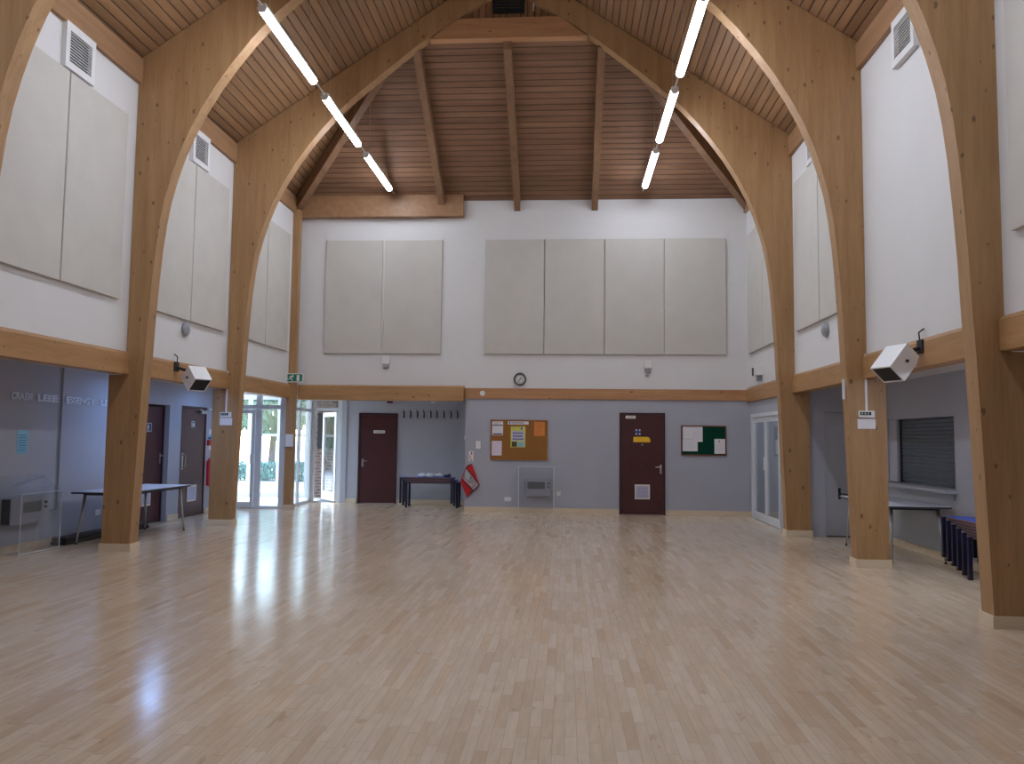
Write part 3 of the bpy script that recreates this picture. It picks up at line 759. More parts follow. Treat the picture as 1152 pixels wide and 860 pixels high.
# ------------------------------------------------------------------ loudspeakers
def speaker(loc, rz, rx, hw, hd, hh, label, side):
    r = thing('loudspeaker', loc, label, 'loudspeaker', 'white wall speakers', rot=(rx, 0, rz))
    def lb(name, mat, f):
        m2 = MB(); f(m2); o = m2.build(name, mat, None, origin=(0, 0, 0)); o.parent = r; o.location = (0, 0, 0); return o
    def cab(m):
        # cabinet: tapered back, open front rim
        y0, y1 = -hd, hd
        pts = [(y0, -hh), (y0, hh), (y1, hh), (y1, -hh*.72), (y1*.4, -hh)]
        m.prism(pts, 0, -hw, hw)
    lb('cabinet', 'speaker', cab)
    def rim(m):
        w = .016
        m.box(-hw, hw, -hd-.012, -hd, hh-w, hh, bev=.003); m.box(-hw, hw, -hd-.012, -hd, -hh, -hh+w, bev=.003)
        m.box(-hw, -hw+w, -hd-.012, -hd, -hh+w, hh-w); m.box(hw-w, hw, -hd-.012, -hd, -hh+w, hh-w)
    lb('front_rim', 'speaker', rim)
    lb('grille', 'grille', lambda m: m.box(-hw+.016, hw-.016, -hd-.008, -hd, -hh+.016, hh-.016))
    for s in (-1, 1):
        lb('side_knob', 'grille', lambda m: m.cyl((s*hw, .01, 0), (s*(hw+.018), .01, 0), .016))
    return r
sl = speaker((-5.421, 11.344, 2.342), 1.007, .826, .138, .128, .124, 'white loudspeaker tilted down from the left beam, beside the maroon doors', -1)
sr = speaker((3.38, 8.45, 2.339), -1.232, .856, .147, .154, .111, 'white loudspeaker tilted down from the right beam, above the serving hatch', 1)
for s_, wx, sgn in ((sl, XL+.05, 1), (sr, XR-.05, -1)):
    x, y, z = s_.location
    m2 = MB(); m2.box(wx, wx+sgn*.02, y-.06, y+.06, z-.02+.12, z+.24); m2.cyl((wx+sgn*.01, y, z+.16), (x-sgn*.10, y, z+.10), .022); m2.ball((x-sgn*.12, y, z+.11), .05, None, (1, 1, 1), 2)
    m2.tube([(wx-sgn*.04, y+.02, z+.36), (wx+sgn*.012, y+.02, z+.32), (wx+sgn*.012, y, z+.2)], .008)
    o = m2.build('bracket', 'grille', None, origin=s_.location)
    o.parent = s_; o.matrix_parent_inverse = Euler((s_.rotation_euler)).to_matrix().to_4x4().inverted() ; o.location = (0, 0, 0)

# ------------------------------------------------------------------ thermostats on the arch legs
def thermostat(x, y, label, plabel, clabel):
    r = thing('thermostat', (x+.03, y, 1.82), label, 'thermostat', 'wall thermostats on the arch legs')
    m2 = MB(); m2.box(x-.06, x+.13, y-.03, y, 1.82, 1.905, bev=.005); m2.build('case', 'white', r)
    m2 = MB(); m2.box(x-.045, x+.085, y-.033, y-.03, 1.85, 1.89, 'lcd')
    for k in range(3): m2.box(x-.03+k*.035, x-.012+k*.035, y-.0345, y-.033, 1.858, 1.882, 'lcd_seg')
    m2.build('display', None, r)
    m2 = MB(); m2.box(x-.07, x+.145, y-.006, y, 1.685, 1.808, 'paper')
    tag(m2.build('notice_sheet'), plabel, 'notice')
    m2 = MB(); m2.box(x+.025, x+.05, y-.016, y, 1.905, 2.61); tag(m2.build('cable_conduit', 'white'), clabel, 'conduit')
thermostat(-5.80, FR[2]-.001, 'small white thermostat under a conduit on the far left arch leg', 'blank white card under the thermostat on the far left arch leg', 'white conduit running down to the thermostat on the far left arch leg')
thermostat(3.635, FR[1]-.001, 'small white thermostat on the right arch leg, under a white conduit', 'blank white card under the thermostat on the right arch leg', 'white conduit running down to the thermostat on the right arch leg')
m2 = MB(); m2.box(XC+4.47, XC+4.497, FR[1]+.06, FR[1]+.10, 2.05, 2.30); tag(m2.build('cable_cover', 'white'), 'thin white strip on the inner face of the right arch leg', 'conduit')

# ------------------------------------------------------------------ sensors, sounders
def oval(side, y, label):
    wx = XL if side < 0 else XR
    r = thing('oval_sensor', (wx, y, 3.0), label, 'sensor')
    m2 = MB(); m2.ball((wx-side*.03, y, 3.11), .1, None, (.55, .95, 1.05), 3); m2.build('dome', 'heater', r, smooth=True)
    m2 = MB(); m2.box(wx-side*.012, wx, y-.06, y+.06, 3.05, 3.17); m2.build('back_plate', 'white', r)
oval(-1, 11.64, 'grey oval sensor under the acoustic panels on the left wall above the speaker'); oval(1, 11.55, 'grey oval sensor under the acoustic panels on the right wall')
def pir(x, z, label, lower=True):
    r = thing('motion_sensor', (x, W, z-.1), label, 'sensor', 'white sensor boxes on the far wall')
    m2 = MB(); m2.box(x-.085, x+.085, W-.07, W-.004, z-.075, z+.085, bev=.012); m2.build('case', 'white', r)
    m2 = MB(); m2.box(x-.06, x+.06, W-.06, W-.004, z-.15, z-.078, bev=.01); m2.build('lens_block', 'heater', r)
    m2 = MB(); m2.box(x-.05, x+.05, W-.074, W-.07, z-.04, z+.05); m2.build('lens', 'sign_white', r)
pir(-3.80, 3.12, 'white sensor box under the pair of acoustic panels on the far wall'); pir(1.66, 3.06, 'white sensor box under the row of four acoustic panels')
m2 = MB(); m2.cyl((1.65, W-.004, 2.84), (1.65, W-.03, 2.84), .03); tag(m2.build('cable_gland', 'heater'), 'tiny grey knob just below the right sensor box on the far wall', 'knob')
r = thing('emergency_light', (XR, 15.45, 2.72), 'small white box with a dark window on the right wall near the far corner', 'emergency light')
m2 = MB(); m2.box(XR-.13, XR, 15.28, 15.62, 2.76, 2.93, bev=.01); m2.build('case', 'white', r)
m2 = MB(); m2.box(XR-.10, XR, 15.35, 15.45, 2.66, 2.758, bev=.006); m2.build('bracket', 'heater', r)
m2 = MB(); m2.box(XR-.12, XR-.02, 15.62, 15.626, 2.775, 2.915); m2.box(XR-.137, XR-.131, 15.48, 15.61, 2.77, 2.92); m2.build('window', 'grille', r)
m2 = MB(); m2.box(-4.12, -3.99, REC-.05, REC, 2.29, 2.40, bev=.008); tag(m2.build('alarm_sounder', 'dark_red'), 'dark red alarm sounder high on the recess wall right of the door', 'alarm')
m2 = MB(); m2.cyl((-3.06, REC, 2.34), (-3.06, REC-.04, 2.34), .05, .035); tag(m2.build('smoke_detector', 'white'), 'small white detector high on the recess wall above the coat hooks', 'detector')
m2 = MB(); m2.cyl((-1.75, W-.03, 2.446), (-1.75, W-.05, 2.446), .055, .05, seg=20); tag(m2.build('wall_disc', 'white'), 'small round white disc on the timber rail left of the clock', 'disc')

# ------------------------------------------------------------------ clock
r = thing('wall_clock', (-.972, W-.004, 2.61), 'round wall clock with dark rim standing just above the timber rail', 'clock')
yc, zc = W-.004, 2.745
m2 = MB()
N = 40
ring_o = [(-.972+.132*math.cos(2*PI*i/N), zc+.132*math.sin(2*PI*i/N)) for i in range(N)]; ring_i = [(-.972+.104*math.cos(2*PI*i/N), zc+.104*math.sin(2*PI*i/N)) for i in range(N)]
for i in range(N):
    j = (i+1) % N
    m2.prism([ring_o[i], ring_o[j], ring_i[j], ring_i[i]], 1, yc-.045, yc)
m2.build('rim', 'clock_rim', r)
m2 = MB(); m2.cyl((-.972, yc-.001, zc), (-.972, yc-.02, zc), .104, seg=32); m2.build('face', 'clock_face', r)
m2 = MB()
for k in range(12):
    a = 2*PI*k/12
    m2.box(-.972+.088*math.sin(a)-.004, -.972+.088*math.sin(a)+.004, yc-.022, yc-.02, zc+.088*math.cos(a)-.01, zc+.088*math.cos(a)+.01, rot=Matrix.Rotation(a, 4, 'Y'))
m2.build('hour_marks', 'black', r)
for nm, a, l, w in (('hour_hand', math.radians(38), .05, .007), ('minute_hand', math.radians(210), .078, .005)):
    m2 = MB(); c = (-.972+l/2*math.sin(a), zc+l/2*math.cos(a)); m2.box(c[0]-w, c[0]+w, yc-.027, yc-.023, c[1]-l/2, c[1]+l/2, rot=Matrix.Rotation(a, 4, 'Y')); m2.build(nm, 'black', r)

# ------------------------------------------------------------------ exit sign on the corner post
r = thing('exit_sign', (-5.645, 16.2, 2.625), 'green emergency exit sign with running figure on the corner post', 'sign')
ye = 16.225; x0, x1, z0, z1 = -5.83, -5.46, 2.625, 2.815
m2 = MB(); m2.box(x0, x1, ye-.03, ye, z0, z1, bev=.004); m2.build('case', 'white', r)
m2 = MB(); m2.box(x0+.02, x1-.02, ye-.033, ye-.03, z0+.02, z1-.02, 'sign_green')
yf = ye-.035
m2.box(x1-.135, x1-.075, yf, yf+.002, z0+.03, z1-.035, 'sign_white')
def ln(a, b, w=.009):
    d = Vector((b[0]-a[0], b[1]-a[1])); n_ = Vector((-d.y, d.x)).normalized()*w
    m2.prism([(a[0]+n_.x, a[1]+n_.y), (b[0]+n_.x, b[1]+n_.y), (b[0]-n_.x, b[1]-n_.y), (a[0]-n_.x, a[1]-n_.y)], 1, yf, yf+.002, 'sign_white')
cx = x0+.11; cz = z0+.10
m2.cyl((cx+.045, yf, cz+.048), (cx+.045, yf+.002, cz+.048), .013, m='sign_white', seg=12)
for a, b in (((.03, .03), (.0, -.01)), ((.0, -.01), (.03, -.035)), ((.03, -.035), (.025, -.07)), ((.0, -.01), (-.03, -.03)), ((-.03, -.03), (-.07, -.03)), ((.03, .03), (.06, .01)), ((.03, .03), (-.01, .03)), ((-.01, .03), (-.03, .005))):
    ln((cx+a[0], cz+a[1]), (cx+b[0], cz+b[1]))
m2.build('face', None, r)
m2 = MB(); m2.box(-5.80, -5.64, 16.20, 16.238, 1.29, 1.55, bev=.008); tag(m2.build('door_entry_box', 'white'), 'white box fixed to the corner post beside the entrance screen', 'box')

# ------------------------------------------------------------------ noticeboards and what is pinned on them
r = thing('cork_noticeboard', (-.975, W, 1.068), 'cork noticeboard with papers on the far wall', 'noticeboard')
x0, x1, z0, z1 = -1.568, -.385, 1.068, 1.90
m2 = MB(); w = .022
m2.box(x0, x0+w, W-.03, W, z0, z1); m2.box(x1-w, x1, W-.03, W, z0, z1); m2.box(x0+w, x1-w, W-.03, W, z1-w, z1); m2.box(x0+w, x1-w, W-.03, W, z0, z0+w); m2.build('frame', 'cork_frame', r)
m2 = MB(); m2.box(x0+w, x1-w, W-.02, W, z0+w, z1-w); m2.build('cork_panel', 'cork', r)
ys = W-.02
def sheet(a, b, c, d, mat, label, y=ys, extra=None, group='papers on the noticeboards', name='notice_sheet'):
    m2 = MB(); m2.box(a, b, y-.003, y-.0002, c, d, mat)
    if extra: extra(m2, y-.003)
    return tag(m2.build(name), label, 'notice', group)
def lines(m2, y, a, b, z, n, step, mat='ink', h=.006):
    for k in range(n):
        m2.box(a, a+(b-a)*random.uniform(.7, 1.), y-.0006, y, z-k*step-h, z-k*step, mat)
def e1(m, y):
    m.box(-1.53, -1.318, y-.001, y, 1.775, 1.795, 'navy_ink'); m.box(-1.525, -1.325, y-.001, y, 1.59, 1.615, 'navy_ink'); lines(m, y, -1.51, -1.34, 1.75, 5, .028, 'lilac'); lines(m, y, -1.5, -1.35, 1.845, 2, .025)
sheet(-1.538, -1.312, 1.577, 1.865, 'paper', 'white notice with navy bands, upper left on the cork board', extra=e1)
sheet(-1.548, -1.335, 1.16, 1.46, 'paper_pink', 'plain pale pink sheet, lower left on the cork board', extra=lambda m, y: lines(m, y, -1.53, -1.36, 1.43, 8, .03, 'lilac', .004))
def e2(m, y):
    m.box(-1.185, -1.16, y-.001, y, 1.812, 1.862, 'sign_blue'); lines(m, y, -1.14, -.83, 1.85, 2, .022, 'ink', .009)
sheet(-1.212, -.785, 1.805, 1.868, 'paper', 'white title strip at the top middle of the cork board', extra=e2, name='title_strip')
def e3(m, y):
    m.box(-1.125, -.875, y-.001, y, 1.47, 1.67, 'lilac')
    for k, zz in enumerate((1.64, 1.578, 1.518)):
        xx = -1.11
        while xx < -.91:
            ww = random.uniform(.016, .03); m.box(xx, xx+ww, y-.002, y-.001, zz-.028, zz, 'ink'); xx += ww+.008
    m.box(-1.13, -1.02, y-.001, y, 1.345, 1.45, 'photo_dark'); m.box(-1.0, -.87, y-.001, y, 1.345, 1.44, 'paper_blue')
    m.box(-.955, -.895, y-.001, y, 1.70, 1.75, 'lilac'); m.box(-.94, -.91, y-.002, y-.001, 1.70, 1.745, 'ink')
sheet(-1.152, -.848, 1.335, 1.763, 'paper_yellow', 'yellow poster with a pale text block in the middle of the cork board', extra=e3, name='poster')
sheet(-.667, -.447, 1.575, 1.863, 'paper_orange', 'orange sheet, upper right on the cork board', extra=lambda m, y: lines(m, y, -.645, -.48, 1.83, 7, .033, 'cork_frame', .004))
r = thing('green_noticeboard', (2.786, W, 1.213), 'green felt noticeboard with white papers right of the maroon door', 'noticeboard')
x0, x1, z0, z1 = 2.332, 3.24, 1.213, 1.82
m2 = MB(); m2.box(x0, x0+w, W-.03, W, z0, z1); m2.box(x1-w, x1, W-.03, W, z0, z1); m2.box(x0+w, x1-w, W-.03, W, z1-w, z1); m2.box(x0+w, x1-w, W-.03, W, z0, z0+w); m2.build('frame', 'board_frame', r)
m2 = MB(); m2.box(x0+w, x1-w, W-.02, W, z0+w, z1-w); m2.build('felt_panel', 'felt', r)
sheet(2.365, 2.57, 1.55, 1.797, 'paper', 'white sheet in the upper left corner of the green board', extra=lambda m, y: lines(m, y, 2.38, 2.55, 1.78, 7, .03, 'lilac', .005))
sheet(2.572, 2.766, 1.49, 1.797, 'paper', 'white sheet along the top middle of the green board', extra=lambda m, y: lines(m, y, 2.59, 2.74, 1.77, 8, .03, 'lilac', .005))
sheet(2.362, 2.664, 1.297, 1.545, 'paper', 'wide white sheet at the lower left of the green board', y=ys-.004, extra=lambda m, y: lines(m, y, 2.38, 2.63, 1.52, 7, .03, 'lilac', .005))
def e4(m, y): m.box(3.085, 3.115, y-.001, y, 1.49, 1.515, 'ink'); lines(m, y, 3.03, 3.19, 1.46, 6, .03, 'lilac', .005)
sheet(3.002, 3.215, 1.252, 1.553, 'paper', 'white sheet alone at the lower right of the green board', extra=e4)

# small fittings beside the cork board
r = thing('framed_notice', (-1.826, W, 1.28), 'small grey framed notice left of the cork board', 'frame')
m2 = MB(); a, b, c, d = -1.892, -1.76, 1.28, 1.472; w2 = .012
m2.box(a, a+w2, W-.015, W, c, d); m2.box(b-w2, b, W-.015, W, c, d); m2.box(a+w2, b-w2, W-.015, W, d-w2, d); m2.box(a+w2, b-w2, W-.015, W, c, c+w2); m2.build('frame', 'heater', r)
m2 = MB(); m2.box(a+w2, b-w2, W-.008, W, c+w2, d-w2); m2.build('sheet', 'paper', r)
m2 = MB(); m2.box(-2.02, -1.925, W-.004, W, 1.04, 1.24, 'paper'); m2.box(-1.975, -1.95, W-.006, W-.004, 1.17, 1.225, 'fire_red'); m2.box(-2.0, -1.975, W-.006, W-.004, 1.09, 1.16, 'paper_orange'); m2.box(-1.985, -1.955, W-.006, W-.004, 1.05, 1.075, 'ink')
tag(m2.build('safety_notice'), 'pale notice with red figure above the red pouch', 'notice')
m2 = MB(); m2.box(-2.12, -2.10, W+.01, W+.09, 1.48, 1.566, bev=.004); tag(m2.build('light_switch', 'white'), 'white switch on the wall edge beside the recess', 'switch')
m2 = MB(); m2.box(-1.27, -1.127, W-.012, W, .225, .308, bev=.004); m2.box(-1.25, -1.215, W-.014, W-.012, .25, .285, 'heater'); m2.box(-1.18, -1.145, W-.014, W-.012, .25, .285, 'heater')
m2.mats[0:1] = ['white']; m2.mats = ['white', 'heater'] if len(m2.mats) < 2 else m2.mats
tag(m2.build('wall_socket'), 'white double socket low on the far wall below the cork board', 'socket')
m2 = MB(); m2.box(-.197, -.113, W-.012, W, .352, .437, bev=.004); tag(m2.build('fused_spur', 'white'), 'small white switch right of the far wall heater guard', 'switch')

# red pouches with clear windows (hung on the wall)
def pouch(label):
    r = thing('red_pouch', (-1.98, W, .29), label, 'pouch')
    y0, y1 = W-.05, W-.006
    out = [(-2.065, .915), (-2.02, .965), (-1.945, .975), (-1.785, .555), (-2.04, .292), (-2.185, .615)]
    m2 = MB(); m2.prism(out, 1, y0, y1); m2.build('body', 'red', r)
    m2 = MB(); m2.prism([(-2.095, .83), (-2.05, .875), (-1.795, .565), (-1.905, .44), (-2.13, .68)], 1, y0-.006, y0-.001); m2.build('clear_window', 'clear', r)
    m2 = MB(); m2.prism([(-2.09, .8), (-2.06, .84), (-1.98, .74), (-2.0, .62), (-2.09, .7)], 1, y0-.001, y0+.0, 'paper'); m2.prism([(-1.97, .72), (-1.93, .69), (-1.9, .56), (-1.98, .6)], 1, y0-.001, y0, 'heater'); m2.build('contents')
    m2.mats
    o = bpy.data.objects[-1] if False else None
    m3 = MB()
    for a, b in (((-2.065, .90), (-1.785, .555)), ((-2.15, .66), (-1.91, .43)), ((-1.785, .555), (-2.04, .30)), ((-2.065, .915), (-1.95, .978))):
        m3.cyl((a[0], y0-.004, a[1]), (b[0], y0-.004, b[1]), .008, seg=6)
    m3.build('black_trim', 'black', r)
    return r
pr = pouch('red pouch with a clear window hung askew beside the recess')
for o in C.objects:
    if o.name == 'contents':
        wl = o.location.copy(); o.parent = pr; o.location = wl - pr.location
r = thing('red_pouch', (AL, 15.3, .53), 'red pouch hanging on the left wall between the maroon door and the arch leg', 'pouch')
m2 = MB(); m2.prism([(15.2, 1.0), (15.3, 1.06), (15.42, 1.02), (15.46, .56), (15.22, .53)], 0, AL, AL+.05); m2.build('body', 'red', r)
m2 = MB(); m2.cyl((AL+.05, 15.2, 1.0), (AL+.05, 15.42, 1.02), .008, seg=6); m2.cyl((AL+.05, 15.22, .53), (AL+.05, 15.46, .56), .008, seg=6); m2.build('black_trim', 'black', r)
m2 = MB(); m2.box(AL, AL+.02, 15.24, 15.36, 1.53, 1.63, bev=.004); tag(m2.build('light_switch', 'white'), 'white switch high beside the maroon door on the left wall', 'switch')
m2 = MB(); m2.box(AL, AL+.004, 15.22, 15.40, 1.40, 1.51, 'paper_blue'); m2.box(AL+.004, AL+.005, 15.24, 15.38, 1.43, 1.48, 'sign_blue'); tag(m2.build('notice_sheet'), 'small blue notice under the switch beside the left maroon door', 'notice')
m2 = MB(); m2.box(AL, AL+.05, 15.19, 15.27, 1.31, 1.42, bev=.006); tag(m2.build('fire_call_point', 'fire_red'), 'red fire call point beside the left maroon door', 'call point')
m2 = MB(); m2.box(AL, AL+.004, 15.28, 15.44, 1.22, 1.40, 'paper'); m2.box(AL+.004, AL+.005, 15.3, 15.42, 1.32, 1.36, 'paper_orange'); tag(m2.build('notice_sheet'), 'pale notice with orange print beside the red call point', 'notice')
m2 = MB(); m2.box(AL, AL+.03, 15.16, 16.3, 2.0, 2.03); tag(m2.build('cable_trunking', 'white'), 'thin white trunking running level right of the left maroon door', 'trunking')

# ------------------------------------------------------------------ coat hooks
ordn = ['first', 'second', 'third', 'fourth', 'fifth', 'sixth', 'seventh', 'eighth', 'ninth']
hook0 = thing('coat_hook', (-3.723, REC, 1.955), 'black coat hook on the recess wall, first from the maroon door', 'coat hook', 'black coat hooks in the recess')
x = -3.723
m2 = MB(); m2.box(x-.014, x+.014, REC-.008, REC, 1.955, 2.105, bev=.003); m2.build('back_plate', 'black', hook0)
m2 = MB(); m2.tube([(x, REC-.008, 2.07), (x, REC-.08, 2.085), (x, REC-.10, 2.12)], .008); m2.ball((x, REC-.10, 2.125), .013, sub=1); m2.tube([(x, REC-.008, 1.985), (x, REC-.05, 1.97), (x, REC-.06, 2.0)], .008); m2.build('hook', 'black', hook0)
for k, x in enumerate([-3.57, -3.41, -3.26, -3.10, -2.955, -2.797, -2.635, -2.485]):
    dup(hook0, (x, REC, 1.955), 'black coat hook on the recess wall, %s from the maroon door' % ordn[k+1])

# ------------------------------------------------------------------ wall heaters with clear guards
def heater_y():
    r = thing('wall_heater', (-.565, W, .335), 'grey wall heater behind the clear guard on the far wall', 'heater')
    x0, x1, z0, z1 = -.822, -.312, .34, .71; y0 = W-.11
    m2 = MB(); m2.box(x0, x1, y0, W-.0, z0, z1, bev=.008); m2.build('body', 'heater', r)
    m2 = MB()
    for k in range(9): m2.box(x0+.03, x1-.12, y0-.006, y0, .495+k*.0155, .503+k*.0155)
    m2.box(x0+.03, x1-.12, y0-.002, y0, .49, .635); m2.build('outlet_grille', 'heater_grille', r)
    m2 = MB(); m2.box(x0-.004, x0, y0+.01, W-.02, z0+.02, z1-.02); m2.build('side_vent', 'grille', r)
    for z in (.605, .535):
        m2 = MB(); m2.cyl((x1-.05, y0, z), (x1-.05, y0-.02, z), .017); m2.build('knob', 'grille', r)
heater_y()
r = thing('heater_guard', (-.605, W-.12, 0), 'clear acrylic guard box over the far wall heater', 'guard')
x0, x1 = -.97, -.242; yg = W-.25
m2 = MB(); m2.box(x0+.012, x1-.012, yg, yg+.006, .1, .955); m2.build('front_sheet', 'acrylic', r)
for a, b in ((x0+.003, x0+.009), (x1-.009, x1-.003)):
    m2 = MB(); m2.box(a, b, yg+.006, W-.001, .1, .955); m2.build('side_sheet', 'acrylic', r)
m2 = MB(); m2.box(x0+.012, x1-.012, yg+.006, W-.001, .95, .956); m2.build('top_sheet', 'acrylic', r)
for a in (x0, x1-.014):
    m2 = MB(); m2.box(a, a+.014, yg-.006, yg+.02, 0, .957); m2.build('edge_strip', 'acrylic_edge', r)
m2 = MB(); m2.box(x0+.014, x1-.014, yg-.004, yg+.004, .945, .957); m2.build('top_strip', 'acrylic_edge', r)

r = thing('wall_heater', (AL, 9.92, .36), 'grey wall heater behind the clear guard on the left wall', 'heater')
xa, xb = AL, AL+.13
m2 = MB(); m2.box(xa, xb, 9.55, 10.29, .36, .70, bev=.008); m2.build('body', 'heater', r)
m2 = MB()
for k in range(9): m2.box(xb, xb+.006, 9.78, 10.13, .505+k*.0145, .512+k*.0145)
m2.box(xb, xb+.002, 9.78, 10.13, .50, .635); m2.build('outlet_grille', 'heater_grille', r)
m2 = MB(); m2.box(xa+.01, xb-.01, 9.545, 9.55, .375, .685); m2.build('side_vent', 'grille', r)
for z in (.61, .55):
    m2 = MB(); m2.cyl((xb, 10.21, z), (xb+.02, 10.21, z), .017); m2.build('knob', 'grille', r)
r = thing('heater_guard', (AL+.15, 9.87, 0), 'clear acrylic guard box over the left wall heater', 'guard')
xg = AL+.31; g0, g1 = 9.48, 10.27
m2 = MB(); m2.box(xg-.006, xg, g0+.008, g1-.008, .02, .755); m2.build('front_sheet', 'acrylic', r)
for a, b in ((g0, g0+.006), (g1-.006, g1)):
    m2 = MB(); m2.prism([(AL+.021, .02), (xg, .02), (xg, .76), (AL+.021, .97)], 1, a, b); m2.build('side_sheet', 'acrylic', r)
m2 = MB(); m2.prism([(xg, .756), (xg, .762), (AL+.021, .976), (AL+.021, .97)], 1, g0+.008, g1-.008); m2.build('top_sheet', 'acrylic', r)
m2 = MB(); m2.cyl((xg, g0, .76), (xg, g1, .76), .006, seg=6); m2.cyl((xg, g0+.003, 0), (xg, g0+.003, .76), .006, seg=6); m2.cyl((xg, g1-.003, 0), (xg, g1-.003, .76), .006, seg=6); m2.cyl((xg, g0, .02), (xg, g1, .02), .006, seg=6); m2.build('edge_strip', 'acrylic_edge', r)
m2 = MB(); m2.tube([(AL+.02, 10.62, 2.43), (AL+.02, 10.62, .5), (AL+.02, 10.62, .48), (AL+.02, 10.30, .48)], .012); tag(m2.build('heater_conduit', 'heater'), 'grey conduit dropping down the left wall to the heater', 'conduit')
m2 = MB(); m2.box(AL, AL+.004, 9.775, 9.985, 1.25, 1.55, 'paper_blue')
for k in range(7): m2.box(AL+.004, AL+.0046, 9.80, 9.93+random.uniform(0, .03), 1.29+k*.032, 1.298+k*.032, 'sign_blue')
tag(m2.build('notice_sheet'), 'pale blue notice on the left wall above the guarded heater', 'notice')
m2 = MB(); m2.box(AL, AL+.012, 11.55, 11.68, .30, .385, bev=.004); tag(m2.build('wall_socket', 'white'), 'white socket low on the left wall under the grey table', 'socket')

# lettering on the left wall
r = thing('wall_lettering', (AL, 10.7, 1.94), 'row of raised silver capital letters on the left wall above the heater', 'lettering')
for txt, y, wdt in (('CRAEM', 9.61, .40), ('LEEE:', 10.11, .45), ('ESSENGY', 10.72, .68), ('LEES', 11.54, .42)):
    cu = bpy.data.curves.new('word', 'FONT'); cu.body = txt; cu.size = .125; cu.extrude = .006; cu.offset = .006
    cu.materials.append(M['letter'])
    o = bpy.data.objects.new('word', cu); C.objects.link(o); o.parent = r
    bpy.context.view_layer.update()
    sc = wdt/max(.01, o.dimensions.x)
    dg = bpy.context.evaluated_depsgraph_get(); me = bpy.data.meshes.new_from_object(o.evaluated_get(dg))
    bpy.data.objects.remove(o)
    o = bpy.data.objects.new('word', me); C.objects.link(o); o.parent = r
    if not me.materials: me.materials.append(M['letter'])
    me.transform(Matrix.Diagonal((sc, 1, 1, 1))); me.transform(Euler((PI/2, 0, PI/2)).to_matrix().to_4x4()); o.location = (.008, y-10.7, .005)

# mat along the left wall
m2 = MB()
m2.box(AL+.03, AL+.25, 10.50, 11.72, .0, .055, bev=.02); m2.box(AL+.03, AL+.24, 10.52, 11.70, .056, .105, bev=.02); m2.box(AL+.03, AL+.25, 11.73, 12.68, 0, .055, bev=.02); m2.box(AL+.03, AL+.24, 11.74, 12.66, .056, .1, bev=.02)
tag(m2.build('folded_mat', 'mat'), 'black folded mat lying along the foot of the left wall under the table', 'mat')

# ------------------------------------------------------------------ grey folding tables
def table(label, x0, x1, y0, y1, zt, loc, group):
    r = thing('table', loc, label, 'table', group)
    cx, cy = (x0+x1)/2, (y0+y1)/2
    m2 = MB(); m2.box(x0, x1, y0, y1, zt-.006, zt, bev=.002); m2.build('tabletop', 'table_top', r)
    m2 = MB(); m2.box(x0, x1, y0, y1, zt-.028, zt-.0065, bev=.004); m2.build('edge_band', 'table_edge', r)
    m2 = MB(); ins = .09
    for xx in (x0+ins, x1-ins): m2.box(xx-.015, xx+.015, y0+.16, y1-.16, zt-.058, zt-.029)
    for yy in (y0+.17, y1-.17): m2.box(x0+ins, x1-ins, yy-.015, yy+.015, zt-.058, zt-.03)
    m2.build('under_frame', 'table_edge', r)
    for sx in (0, 1):
        for sy in (0, 1):
            xt, yt = (x0+.1, x1-.1)[sx], (y0+.17, y1-.17)[sy]
            xf, yf = (x0+.06, x1-.06)[sx], (y0+.07, y1-.07)[sy]
            m2 = MB(); m2.cyl((xf, yf, .012), (xt, yt, zt-.055), .012, .022, seg=12)
            lg = m2.build('leg', 'leg_metal', r, smooth=True)
            m2 = MB(); m2.cyl((xf, yf, 0), (xf, yf, .02), .016); m2.build('foot', 'black', lg)
    return r
table('long grey folding table behind the left arch leg, in front of the toilet doors', -6.76, -6.0, 10.58, 12.52, .72, (-6.38, 11.55, 0), 'grey folding tables')
table('long grey folding table under the shuttered hatch, behind the right arch leg', 4.06, 4.84, 10.48, 12.28, .72, (4.45, 11.38, 0), 'grey folding tables')

# ------------------------------------------------------------------ serving hatch with roller shutter
mb = MB(); mb.box(AR+.15, AR+.2, 10.3, 12.8, .7, 2.0); struct(mb, 'hatch_light_stop', 'grey_paint')  # slab added behind the shutter to stop sky light leaking through
r = thing('roller_shutter', (AR, 11.55, .94), 'grey roller shutter closing the serving hatch in the right wall', 'shutter')
m2 = MB(); xs = AR+.085
zz = .955
prof = []
while zz < 1.83:
    prof += [(xs, zz), (xs-.012, zz+.016), (xs-.012, zz+.034), (xs, zz+.05)]; zz += .053
prof = [(p[0], min(p[1], 1.86)) for p in prof]
m2.prism(prof+[(xs+.02, 1.86), (xs+.02, .955)], 1, 10.52, 12.30); m2.build('slats', 'shutter', r)
m2 = MB(); m2.box(xs-.03, xs+.02, 10.505, 10.55, .94, 1.86); m2.box(xs-.03, xs+.02, 12.27, 12.31, .94, 1.86); m2.build('guide_rail', 'grille', r)
mb = MB(); mb.box(AR+.02, AR+.11, 12.315, 12.60, .94, 1.865); struct(mb, 'trim_24', 'grey_paint')
mb = MB(); mb.box(AR-.16, AR+.12, 10.42, 12.62, .885, .93, bev=.006); mb.box(AR-.03, AR, 10.5, 12.6, .80, .885); o = struct(mb, 'trim_25', 'grey_door')

